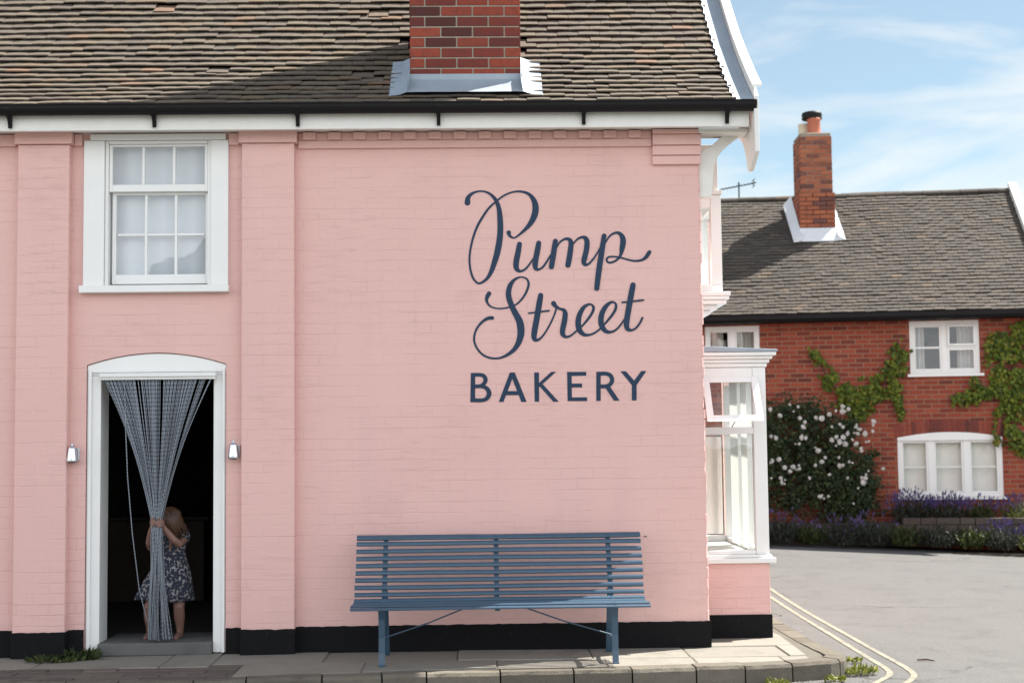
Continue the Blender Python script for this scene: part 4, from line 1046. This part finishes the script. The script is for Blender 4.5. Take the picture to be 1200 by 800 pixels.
# roof
CPR = [(-.33,3.60),(0,3.83),(1.2,4.79),(2.8,6.03)]
def croof(s_):
    for (a, b) in zip(CPR, CPR[1:]):
        L = math.hypot(b[0]-a[0], b[1]-a[1])
        if s_ <= L or b is CPR[-1]:
            k = s_/L; return a[0]+(b[0]-a[0])*k, a[1]+(b[1]-a[1])*k, (b[0]-a[0])/L, (b[1]-a[1])/L
        s_ -= L
rd = MB(); rd.prism([(p[0],p[1]-.03) for p in CPR] + [(5.9,3.6),(5.9,3.5),(2.8,5.93)] + [(p[0]+.04,p[1]-.10) for p in reversed(CPR[:-1])], X0-.1, X1+.10, 'yz'); rd.build('roof_boarding', M['deck'], C)
sb = MB(); sb.hexa([(X0-.1,2.8,5.98),(X1+.1,2.8,5.98),(X1+.1,5.95,3.55),(X0-.1,5.95,3.55),(X0-.1,2.8,6.04),(X1+.1,2.8,6.04),(X1+.1,6.0,3.62),(X0-.1,6.0,3.62)]); sb.build('back_roof', M['tile_far'], C)
rt = MB(); s_ = 0; row = 0
CCH = (-2.20,-1.55,1.45,2.3)
while s_ < 3.88:
    x = X0 + (.09 if row % 2 else 0) + U(-.01,.01)
    while x < X1+.10:
        x1 = min(x+.176, X1+.105); y_, z_, cy_, cz_ = croof(s_); cxm = (x+x1)/2
        if x1-x > .03:
            und = .03*noise.noise(Vector((cxm*.6, s_*.8, 14))) + .02*noise.noise(Vector((cxm*.25,3,3)))
            nrm = Vector((0,-cz_,cy_)); al = Vector((0,cy_,cz_)); o_ = Vector((0,y_,z_+und)); lift = U(.024,.034); Lt = .19; ex = U(-.006,.006)
            c0, c1 = U(-.004,.004), U(-.004,.004)
            p = []
            for lay in (0,.014):
                p += [o_+Vector((x+.002,0,0))+al*ex+nrm*(lift+lay+c0-.01), o_+Vector((x1-.002,0,0))+al*ex+nrm*(lift+lay+c1-.01), o_+Vector((x1-.002,0,0))+al*Lt+nrm*(lay-.01), o_+Vector((x+.002,0,0))+al*Lt+nrm*(lay-.01)]
            rt.hexa(p)
        x += .178
    s_ += .104; row += 1
rt.build('roof_tiles', M['tile_far'], C)
rg = MB(); x = X0
while x < X1+.1:
    L = .33; dz = .02*noise.noise(Vector((x*.25,3,3)))+U(-.006,.006); pr_ = [(2.8+.12*math.cos(q_), 5.985+dz+.085*math.sin(q_)) for q_ in [math.pi*k/8 for k in range(9)]]
    rg.prism(pr_, x+.004, min(x+L-.004, X1+.10), 'yz'); x += L
rg.build('ridge_tiles', M['tile_far'], C)
vb = MB()
vb.prism([(p[0]-.02,p[1]+.13) for p in CPR] + [(2.86,6.16),(2.86,5.9)] + [(p[0]+.05,p[1]-.13) for p in reversed(CPR[:-1])], X1+.107, X1+.24, 'yz')
vb.build('bargeboard', M['white_old'], C, .005)
# chimney, a little out of line with the front
def stack_local(name, cx, cy, w_, d_, z0, z1, rz):
    b_, m_ = MB(), MB(); stack(b_, m_, -w_/2, w_/2, -d_/2, d_/2, z0, z1, .078, .235, .012)
    o_ = b_.build(name, M['far_chim_brick'], C); o_.location = (cx,cy,0); o_.rotation_euler = (0,0,rz)
    m_.build('mortar_core', M['mortar'], o_); return o_, m_
cch, _ = stack_local('chimney', -1.90, 1.98, .56, .72, 4.9, 6.94, R(7))
b_ = MB(); stack(b_, MB(), -.31, .31, -.40, .40, 4.9, 5.90, .078, .235, .014); b_.build('chimney_base', M['far_chim_brick'], cch)
hd = MB(); hd.box(-.275,.275,-.35,.35,6.94,6.985); hd.build('mortar_cap', M['mortar'], cch, .02)
po = MB(); po.lathe([(.135,6.985),(.12,7.05),(.112,7.22),(.125,7.25),(.125,7.28),(.09,7.28)], (.02,-.12,0), 18); po.build('chimney_pot', M['clay'], cch)
po = MB(); po.lathe([(.12,6.985),(.11,7.05),(.105,7.20),(.115,7.24),(.08,7.24)], (-.10,.16,0), 18); po.build('chimney_pot', M['cream_clay'], cch)
po = MB(); po.lathe([(.10,7.27),(.17,7.275),(.185,7.30),(.165,7.33),(.185,7.35),(.17,7.40),(.13,7.415),(.001,7.42)], (.0,-.06,0), 20); po.build('cowl', M['black'], cch)
ff = MB()
def croof_z(y_):
    for a, b in zip(CPR, CPR[1:]):
        if a[0] <= y_ <= b[0]: return a[1]+(b[1]-a[1])*(y_-a[0])/(b[0]-a[0])
    return 6.0
yf = 1.98-.41
zf_ = croof_z(yf)
ff.hexa([(-.36,-.55,croof_z(1.43)+.05),(.36,-.55,croof_z(1.43)+.05),(.33,-.40,zf_+.06),(-.33,-.40,zf_+.06),(-.36,-.55,croof_z(1.43)+.07),(.36,-.55,croof_z(1.43)+.07),(.33,-.413,zf_+.20),(-.33,-.413,zf_+.20)])
for sg in (-1,1):
    a0, a1 = -.55, .50
    ff.hexa([(sg*.315,a0,croof_z(1.98+a0)+.05),(sg*.46,a0,croof_z(1.98+a0)+.04),(sg*.46,a1,croof_z(1.98+a1)+.04),(sg*.315,a1,croof_z(1.98+a1)+.05),(sg*.315,a0,croof_z(1.98+a0)+.16),(sg*.46,a0,croof_z(1.98+a0)+.06),(sg*.46,a1,croof_z(1.98+a1)+.06),(sg*.315,a1,croof_z(1.98+a1)+.22)])
M['white_lead'] = simple('pale_lead_flashing', (.62,.64,.66), .6, .1, 8, .2)
ff.build('lead_flashing', M['white_lead'], cch)
# windows
def room_box(xa, xb, za, zb_, d=.9):
    r_ = MB(); r_.add([(xa-.2,.26,za-.2),(xb+.2,.26,za-.2),(xb+.2,d,za-.2),(xa-.2,d,za-.2),(xa-.2,.26,zb_+.1),(xb+.2,.26,zb_+.1),(xb+.2,d,zb_+.1),(xa-.2,d,zb_+.1)], [(0,1,2,3),(4,7,6,5),(1,5,6,2),(2,6,7,3),(3,7,4,0)])
    return r_
def cwindow(xa, xb, za, zb_, lights, label, arched=False):
    f_ = MB(); fy0, fy1 = .02, .11; jw = .06
    f_.box(xa,xa+jw,fy0,fy1,za,zb_); f_.box(xb-jw,xb,fy0,fy1,za,zb_); f_.box(xa+jw,xb-jw,fy0,fy1,za,za+.05)
    if arched:
        n_ = 12; top = [(xa+(xb-xa)*k/n_, 1.585+.085*(1-(2*k/n_-1)**2)) for k in range(n_+1)]
        f_.prism([(xb,zb_-.065),(xa,zb_-.065)][::-1] + list(reversed(top)), fy0-.028, fy1)
    else: f_.box(xa+jw,xb-jw,fy0,fy1,zb_-.07,zb_)
    o_ = f_.build('window', M['white'], C, .004)
    if label: o_['label'] = label
    s_ = MB(); s_.box(xa-.05,xb+.05,-.05,.11,za-.045,za-.001); s_.build('sill', M['white'], o_, .005)
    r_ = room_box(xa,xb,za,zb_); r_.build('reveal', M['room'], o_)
    return o_
w1 = cwindow(-.55,.545,2.61,3.47,2,None)
c_ = MB(); c_.box(-.045,.045,.02,.11,2.66,3.40)
c_.box(-.488,-.046,.03,.09,3.02,3.05)
for xa, xb, za, zb_, yy in ((-.488,-.046,2.662,3.398,.026),(.046,.484,2.662,3.02,.026),(.046,.484,3.06,3.398,-.012)):
    c_.box(xa,xa+.032,yy,yy+.05,za,zb_); c_.box(xb-.032,xb,yy,yy+.05,za,zb_); c_.box(xa+.033,xb-.033,yy,yy+.05,za,za+.032); c_.box(xa+.033,xb-.033,yy,yy+.05,zb_-.032,zb_)
c_.box(.046,.484,.02,.10,3.022,3.058)
c_.build('casement', M['white'], w1, .003)
g_ = MB(); g_.add([(-.46,.06,2.69),(-.07,.06,2.69),(-.07,.06,3.37),(-.46,.06,3.37)],[(0,1,2,3)]); g_.add([(.07,.06,2.69),(.46,.06,2.69),(.46,.06,2.99),(.07,.06,2.99)],[(0,1,2,3)]); g_.add([(.07,.015,3.09),(.46,.015,3.09),(.46,.015,3.37),(.07,.015,3.37)],[(0,1,2,3)]); g_.build('pane', M['glass'], w1)
w2 = cwindow(-.79,.845,.635,1.60,3,None,True)
c_ = MB()
for xm in (-.265,.285): c_.box(xm-.045,xm+.045,.02,.11,.686,1.534)
for xa, xb in ((-.729,-.311),(-.219,.239),(.331,.784)):
    c_.box(xa,xa+.03,.028,.08,.687,1.533); c_.box(xb-.03,xb,.028,.08,.687,1.533); c_.box(xa+.031,xb-.031,.028,.08,.687,.72); c_.box(xa+.031,xb-.031,.028,.08,1.50,1.533); c_.box(xa+.031,xb-.031,.034,.074,1.10,1.118)
c_.build('casement', M['white'], w2, .003)
g_ = MB()
for xa, xb in ((-.70,-.34),(-.19,.21),(.36,.755)): g_.add([(xa,.055,.715),(xb,.055,.715),(xb,.055,1.505),(xa,.055,1.505)],[(0,1,2,3)])
g_.build('pane', M['glass'], w2)
w3 = cwindow(-3.84,-2.945,2.61,3.46,2,None)
c_ = MB(); c_.box(-3.435,-3.345,.02,.11,2.66,3.39)
for xa, xb in ((-3.779,-3.436),(-3.344,-3.006)):
    c_.box(xa,xa+.03,.028,.08,2.662,3.388); c_.box(xb-.03,xb,.028,.08,2.662,3.388); c_.box(xa+.031,xb-.031,.028,.08,2.662,2.69); c_.box(xa+.031,xb-.031,.028,.08,3.36,3.388)
c_.build('casement', M['white'], w3, .003)
g_ = MB(); g_.add([(-3.75,.055,2.69),(-3.03,.055,2.69),(-3.03,.055,3.36),(-3.75,.055,3.36)],[(0,1,2,3)]); g_.build('pane', M['glass'], w3)
def ctop(mb, name, mat, label, cat, group=None, rz=True):      # a top-level thing written in the cottage's axes
    o_ = mb.build(name, mat); o_.location = CL; o_.rotation_euler = (0,0,CRZ); return tag(o_, label, cat, group)
BG = 'blinds and curtains in the cottage windows'
for xa, xb, lab in ((-.72,-.32,'left-hand'),(-.21,.23,'middle'),(.34,.775,'right-hand')):
    ctop(drape(xa,.17,xb,.17,.70,1.52,2,.006,24), 'window_blind', M['blind'], f'white blind filling the {lab} light of the low arched cottage window', 'blind', BG)
ctop(drape(-.50,.19,-.30,.17,2.66,3.42,3,.02), 'curtain', M['sheer'], 'white curtain at the left edge of the two-light upstairs cottage window', 'curtain', BG)
ctop(drape(.22,.19,.50,.18,2.66,3.42,4,.02), 'curtain', M['sheer'], 'white curtain at the right edge of the two-light upstairs cottage window', 'curtain', BG)
ctop(drape(-3.30,.19,-3.0,.18,2.66,3.42,4,.02), 'curtain', M['sheer'], 'white curtain in the cottage window just above the white bay', 'curtain', BG)
ctop(drape(-3.72,.19,-3.54,.18,2.66,3.42,1,.02), 'curtain', M['sheer'], 'plain white curtain in the left light of the cottage window above the bay', 'curtain', BG)

# aerial behind the ridge
ae = empty('tv_aerial', cw(-3.2,3.2,5.6)); tag(ae, 'thin grey television aerial standing behind the cottage ridge', 'aerial')
OFF[ae.name] = Vector()
a = MB(); a.tube([(0,0,-.3),(0,0,.83)], .014, 6); a.build('mast', M['black'], ae, local=True)
a = MB(); a.tube([(-.36,0,.69),(.33,0,.82)], .010, 6); a.build('boom', M['black'], ae, local=True)
a = MB()
for k in range(9):
    x = -.34+.07*k; z_ = .69+.13*(x+.36)/.69; a.tube([(x,-.14,z_),(x,.14,z_)], .006, 5)
for dz in (-.06,0,.06): a.tube([(.28,-.14,.81+dz),(.28,.14,.81+dz)], .007, 5)
a.tube([(.28,0,.74),(.28,0,.88)], .007, 5)
a.build('element', M['black'], ae, local=True)

# ================================================================== COTTAGE GARDEN
BF = -1.32
sl_ = MB()
so_pts = [(X0,BF),(X1+.2,BF),(4.0,BF-.1),(4.0,0.3),(X0,.3)]
vs_ = []
for (x, y) in so_pts:
    p = cw(x,y,0); vs_.append((p.x,p.y,road_z(p.x,p.y)+.05))
sl_.add(vs_ + [(v[0],v[1],v[2]-.25) for v in vs_], [(0,1,2,3,4)] + [(i+5,(i+1)%5+5,(i+1)%5,i) for i in range(5)])
tag(sl_.build('flower_bed', M['soil']), kind='structure')
lw = MB()
x = -.95
for course in range(4):
    x = -.95 + (.12 if course % 2 else 0)
    while x < 3.2:
        L = U(.2,.36); p0 = cw(x,-.80,0); zb_ = -.08+course*.105
        lw.box(x+.004, x+L-.004, -.80+U(-.008,.008), -.62, zb_, zb_+.10); x += L
M['low_stone'] = stone('garden_wall_stone', (.075,.06,.05), (.115,.092,.076), (.05,.042,.036), .5)
lwo = ctop(lw, 'garden_wall', M['low_stone'], 'low pale stone retaining wall behind the front row of lavender', 'garden wall')
bv = lwo.modifiers.new('bevel','BEVEL'); bv.width = .008; bv.segments = 1
ub = MB(); ub.box(-6, 3.4, -.61, -.02, -.1, .24); ob = ub.build('raised_bed', M['soil']); ob.location = CL; ob.rotation_euler = (0,0,CRZ); tag(ob, kind='structure')

def lavender(x, y, z_, r_, h, nst, flower, leaf, label, cat='lavender', name='lavender_plant', fl_n=1.0):
    root = empty(name, cw(x,y,z_)); tag(root, label, cat, 'plants in the cottage border'); OFF[root.name] = Vector()
    a, b = MB(), MB()
    for k in range(nst):
        th = U(0,6.283); rr = r_*math.sqrt(U(0,1)); hh = h*U(.65,1.05)*(1-.35*(rr/r_)**2)
        base_ = Vector((rr*.55*math.cos(th), rr*.55*math.sin(th), 0)); tip = Vector((rr*math.cos(th)*1.15, rr*math.sin(th)*1.15, hh))
        for q_ in range(5):
            u_ = U(.05,.85); c_ = base_.lerp(tip, u_); d = (tip-base_).normalized()+Vector((U(-.6,.6),U(-.6,.6),U(-.1,.3)))
            a.leaf(c_, Vector((U(-1,1),U(-1,1),U(-.2,1))), d, U(.06,.12), U(.012,.026))
        if rnd.random() < fl_n:
            d = (tip-base_).normalized(); L = U(.05,.09); w_ = U(.008,.014)
            o = d.orthogonal().normalized()*w_; o2 = d.cross(o).normalized()*w_
            b.add([tip, tip+d*L*.5+o, tip+d*L*.5+o2, tip+d*L*.5-o, tip+d*L*.5-o2, tip+d*L], [(0,2,1),(0,3,2),(0,4,3),(0,1,4),(1,2,5),(2,3,5),(3,4,5),(4,1,5)])
    a.build('foliage', leaf, root, local=True)
    if b.v: tag(b.build('flower_spikes', flower, root, local=True), kind='stuff')
LAV, LL, GL = M['lav_flower'], M['lav_leaf'], M['green_leaf']
SG = leafmat('sunny_border_leaves', [(0,(.04,.06,.015)),(.6,(.10,.125,.03)),(1,(.20,.21,.06))])
plants = [
 (-3.15,-.98,-.02,.30,.40,170,GL,.15,'dark green clump half hidden by the white bay at the road edge'),
 (-2.70,-1.0,-.03,.34,.52,200,LL,.22,'tall dusky lavender clump just right of the white bay at the road edge'),
 (-2.25,-1.02,-.04,.30,.38,170,GL,.12,'low dark green clump at the road edge under the left part of the rose'),
 (-1.80,-1.05,-.05,.34,.46,190,LL,.25,'wide lavender clump at the road edge below the middle of the white roses'),
 (-1.32,-1.03,-.06,.32,.50,200,LL,.2,'silvery lavender clump right of the rose, at the road edge'),
 (-.86,-1.05,-.07,.30,.40,150,GL,0,'low dark green clump at the road edge left of the arched window'),
 (-.36,-1.06,-.08,.32,.44,160,LL,0,'low grey flowerless clump at the road edge under the left of the arched window'),
 (.12,-1.06,-.10,.30,.40,150,GL,0,'dark leafy clump at the road edge under the middle of the arched window'),
 (.60,-1.06,-.12,.32,.44,200,LL,.5,'mauve lavender clump at the road edge under the right of the arched window'),
 (1.10,-1.10,-.15,.34,.40,200,SG,.6,'sunny yellow green clump with purple tips near the right end of the road edge'),
 (1.65,-1.10,-.16,.34,.42,200,SG,.6,'green clump with purple tips cut by the right edge of the photo'),
 (-.66,-.34,.23,.34,.52,240,LL,1.0,'tall deep purple lavender under the left light of the arched window'),
 (-.10,-.36,.23,.32,.46,220,LL,1.0,'deep purple lavender under the middle light of the arched window'),
 (.42,-.34,.23,.28,.42,150,GL,.5,'leafy bluish clump under the right light of the arched window'),
 (.98,-.42,.23,.30,.42,180,SG,.9,'bright lilac flowered clump on the raised bed at the right edge'),
]
for (x,y,z_,r_,h,ns,lf,fn,lab) in plants: lavender(x,y,z_,r_,h,ns,LAV,lf,lab,fl_n=fn)

# climbing rose
rs = empty('climbing_rose', cw(-2.1,-.3,.1)); tag(rs, 'dark climbing rose covered in white blossoms against the red brick cottage', 'rose bush'); OFF[rs.name] = Vector()
ox, oy, oz = -2.1,-.3,.1
a = MB()
blobs = [(-2.85,1.9,.30),(-2.5,2.0,.28),(-2.15,2.0,.25),(-2.75,1.5,.35),(-2.3,1.55,.36),(-1.9,1.75,.26),(-1.75,1.5,.28),(-1.55,1.75,.18),(-2.7,1.05,.34),(-2.2,1.1,.38),(-1.75,1.1,.34),(-1.4,1.15,.24),(-1.2,1.25,.15),(-2.0,.75,.36),(-1.55,.75,.32),(-1.25,.8,.22),(-2.5,.6,.28),(-1.7,.45,.34),(-1.3,.5,.25),(-3.2,1.7,.4),(-3.2,1.2,.4),(-3.1,.7,.35)]
for (bx_, bz_, br_) in blobs:
    for k in range(int(5600*br_*br_)+90):
        v = Vector((rnd.gauss(0,1),rnd.gauss(0,1),rnd.gauss(0,1))).normalized()*br_*(U(.25,1.0) if rnd.random() < .8 else U(.95,1.35))
        p = Vector((bx_+v.x-ox, max(-.85,min(-.02,-.32+v.y*.8))-oy, bz_+v.z-oz))
        if noise.noise(Vector((p.x*4,p.y*4,p.z*4+5))) < -.36: continue
        a.leaf(p, Vector((U(-1,1),-1+U(-.6,.8),U(-.3,1.2))), Vector((U(-1,1),U(-.4,.4),U(-1,.4))), U(.04,.075), U(.03,.05))
a.build('foliage', M['rose_leaf'], rs, local=True)
a = MB()
for k in range(9):
    x = -2.05+U(-.15,.15); pts = [Vector((x-ox,-.15-oy,.05-oz))]
    tx, tz = rnd.choice(blobs)[:2]
    for q_ in range(1,8): pts.append(Vector((x+(tx-x)*q_/7+U(-.05,.05)-ox, -.15-.1*q_/7+U(-.03,.03)-oy, .05+(tz+.2-.05)*q_/7-oz)))
    a.tube(pts, [.016-.0017*q_ for q_ in range(8)], 6)
a.build('stem', M['bark'], rs, local=True)
bp = [(897,480),(926,482),(933,490),(958,490),(980,497),(991,479),(983,476),(975,481),(1020,478+20),(1000,500),(1006,503),(1012,518),(976,512),(984,512),(990,508),(977,522),(1003,508),(1008,528),(940,513),(928,520),(925,547),(920,552),(931,545),(916,562),(912,565),(954,528),(962,536),(985,545),(993,541),(1008,560),(1016,552),(1012,566),(956,582),(961,584),(905,513),(899,511),(909,487),(921,474),(900,540),(945,560),(972,500),(1020,505),(1034,549),(997,590),(1002,572),(898,560),(936,500),(988,520),(995,515),(1000,497),(1001,520),(907,538),(950,545),(968,556),(980,536),(990,560)]
def cwp(px, py, off):                           # photo measurement -> cottage axes at depth off from its front
    d = fw*F + cr*(px-600) - cu*(py-400); uy = Matrix.Rotation(CRZ,3,'Z') @ Vector((0,1,0)); ux = Matrix.Rotation(CRZ,3,'Z') @ Vector((1,0,0))
    t_ = ((CL-CAM).dot(uy)+off)/d.dot(uy); P = CAM+d*t_-CL; return Vector((P.dot(ux), off, P.z))
proto = None
bp += [(px+U(-7,7), py+U(-6,6)) for px, py in bp[:34] if px > 900]
for (px, py) in bp:
    p = cwp(px, py, -.62+U(-.1,.08)) - Vector((ox,oy,oz)); s_ = U(.42,1.1)
    if proto is None:
        a = MB()
        for k in range(22):
            th = k*2.4; rr = .006+.030*math.sqrt(k/22); a.leaf((rr*math.cos(th),-.022+rr*.6,rr*math.sin(th)), Vector((math.cos(th)*.7,-1.2+rr*18,math.sin(th)*.7)), Vector((math.cos(th),.2,math.sin(th))), .038, .034)
        proto = a.build('blossom', M['petal'], rs, local=True); o_ = proto
    else:
        o_ = proto.copy(); COL.objects.link(o_); o_.parent = rs
    o_.location = p; o_.scale = (s_*U(.8,1.2),s_*U(.7,1.1),s_*U(.8,1.15)); o_.rotation_euler = (U(-.4,.4),U(0,6),U(-.5,.5))

# wall creepers
def creeper(name, label, path_px, extra, n_leaf):
    p0 = cwp(*path_px[0][0][:2], -.05); root = empty(name, cw(*p0)); root.rotation_euler = (0,0,CRZ); tag(root, label, 'creeper', 'creepers on the cottage front'); OFF[root.name] = Vector()
    lf, stm = MB(), MB()
    for chain_ in path_px:
        pts = [(cwp(px,py,-.03)-p0, r_) for px,py,r_ in chain_]
        stm.tube([p+Vector((0,U(-.005,.005),0)) for p,_ in pts], .008, 5)
        for (pa, ra), (pb, rb_) in zip(pts, pts[1:]):
            L = (pb-pa).length; k_ = int(n_leaf*.62*L*max(.10,(ra+rb_)/2/70)*12)
            for _ in range(k_):
                t_ = U(0,1); r_ = (ra+(rb_-ra)*t_)/72; d = U(0,1)**.62*r_*1.15; th = U(0,6.283)
                p = pa.lerp(pb,t_) + Vector((d*math.cos(th), U(-.14,.0)*(1-.6*d/max(.01,r_)), d*math.sin(th)))
                if noise.noise(Vector((p.x*5+p0.x,3,p.z*5))) < -.22: continue
                lf.leaf(p, Vector((U(-.7,.7),-1,U(-.2,.9))), Vector((U(-.6,.6),0,-1)), U(.05,.09), U(.045,.08))
    lf.build('foliage', M['vine_leaf'], root, local=True); stm.build('stem', M['bark'], root, local=True)
creeper('wall_creeper', 'light green creeper sprawling across the brick between rose and upper window',
  [[(990,470,11),(975,450,10),(966,435,8),(957,420,6),(951,410,4)], [(985,468,13),(1005,462,16),(1022,458,16),(1040,448,14),(1050,430,12),(1056,412,12),(1063,402,6)], [(1005,465,14),(1008,480,12),(1000,490,7)],[(1022,460,10),(1025,475,8)],[(1048,440,8),(1052,470,5),(1056,490,4)]], None, 420)
creeper('wall_creeper', 'dense green creeper on the brick at the right edge of the photo',
  [[(1215,450,26),(1190,450,24),(1165,460,14),(1140,466,10),(1112,470,5)], [(1205,480,22),(1190,440,26),(1175,415,22),(1168,400,10)], [(1205,420,24),(1195,400,18),(1200,385,8)], [(1185,470,16),(1175,490,10),(1172,510,7),(1170,522,5)], [(1180,505,8),(1195,520,12),(1210,525,12)], [(1155,455,10),(1140,448,5)]], None, 420)

# ================================================================== HOUSE ACROSS THE STREET (seen as a reflection in the sash window)
oh = empty('house', (-3.5,-26,-.2)); tag(oh, 'grey gabled house across the street, seen dimly reflected in the upstairs sash window', 'house')
a = MB(); a.prism([(-9.6,-.2),(2.6,-.2),(2.6,5.4),(-3.5,8.7),(-9.6,5.4)], -34, -26); M['render'] = simple('grey_render', (.20,.185,.17), .9, .12, 2, .2); a.build('wall', M['render'], oh)
a = MB()
for x0_, x1_ in ((-10.0,-3.5),(3.0,-3.5)):
    a.add([(x0_,-34.3,5.18),(x0_,-25.75,5.18),(x1_,-25.75,8.75),(x1_,-34.3,8.75),(x0_,-34.3,5.36),(x0_,-25.75,5.36),(x1_,-25.75,8.95),(x1_,-34.3,8.95)], [(0,3,2,1),(4,5,6,7),(0,1,5,4),(1,2,6,5),(3,0,4,7)])
a.build('roof', M['tile_far'], oh)
for x_ in (-7.2,-3.5,.2):
    for z_ in (.9,3.4):
        a = MB(); a.box(x_-.6,x_+.6,-25.99,-25.93,z_,z_+1.3); wn_ = a.build('window', M['white'], oh); a = MB(); a.box(x_-.5,x_+.5,-25.925,-25.92,z_+.1,z_+1.2); a.build('pane', M['black'], wn_)

# ================================================================== SMALL GROWTH AND LITTER ON THE STREET
def weed(x, y, z_, r_, h, n_, label, mat=None, wide=.02):
    root = empty('weed', (x,y,z_)); tag(root, label, 'weed', 'weeds in the paving'); OFF[root.name] = Vector(); a = MB()
    for k in range(n_):
        th = U(0,6.283); rr = r_*math.sqrt(U(0,1)); hh = h*U(.3,1)
        b0 = Vector((rr*math.cos(th), rr*math.sin(th)*.6, 0)); tp = b0+Vector((math.cos(th)*h*.6, math.sin(th)*h*.5, hh))
        a.leaf((b0+tp)/2, Vector((U(-1,1),U(-1,1),U(0,1))), tp-b0, (tp-b0).length*1.1, wide*U(.6,1.3))
    a.build('leaves', mat or M['weed_leaf'], root, local=True)
weed(2.72,-.60,-.12,.14,.07,150,'yellow green weeds at the foot of the rounded kerb corner')
weed(2.50,-.90,-.12,.07,.05,60,'small yellow green weed left of the rounded kerb corner')
weed(2.80,-.05,-.12,.10,.05,80,'thin yellow green weeds along the kerb beside the bay')
weed(2.05,-1.06,-.12,.07,.06,60,'small green weed in the gutter below the kerb')
weed(-3.02,-.16,0,.10,.10,120,'dark leafy weed at the foot of the left door jamb', M['green_leaf'], .028)
weed(-3.22,-.22,0,.20,.05,260,'mossy growth spreading along the wall left of the door', M['green_leaf'], .02)
tw = MB(); tw.tube([(3.35,-.02,road_z(3.35,0)+.012),(3.42,-.03,road_z(3.4,0)+.016),(3.47,-.07,road_z(3.47,0)+.010)], [.006,.008,.004], 6)
tag(tw.build('twig', M['bark']), 'short dark twig lying on the sunny road near the double lines', 'twig')
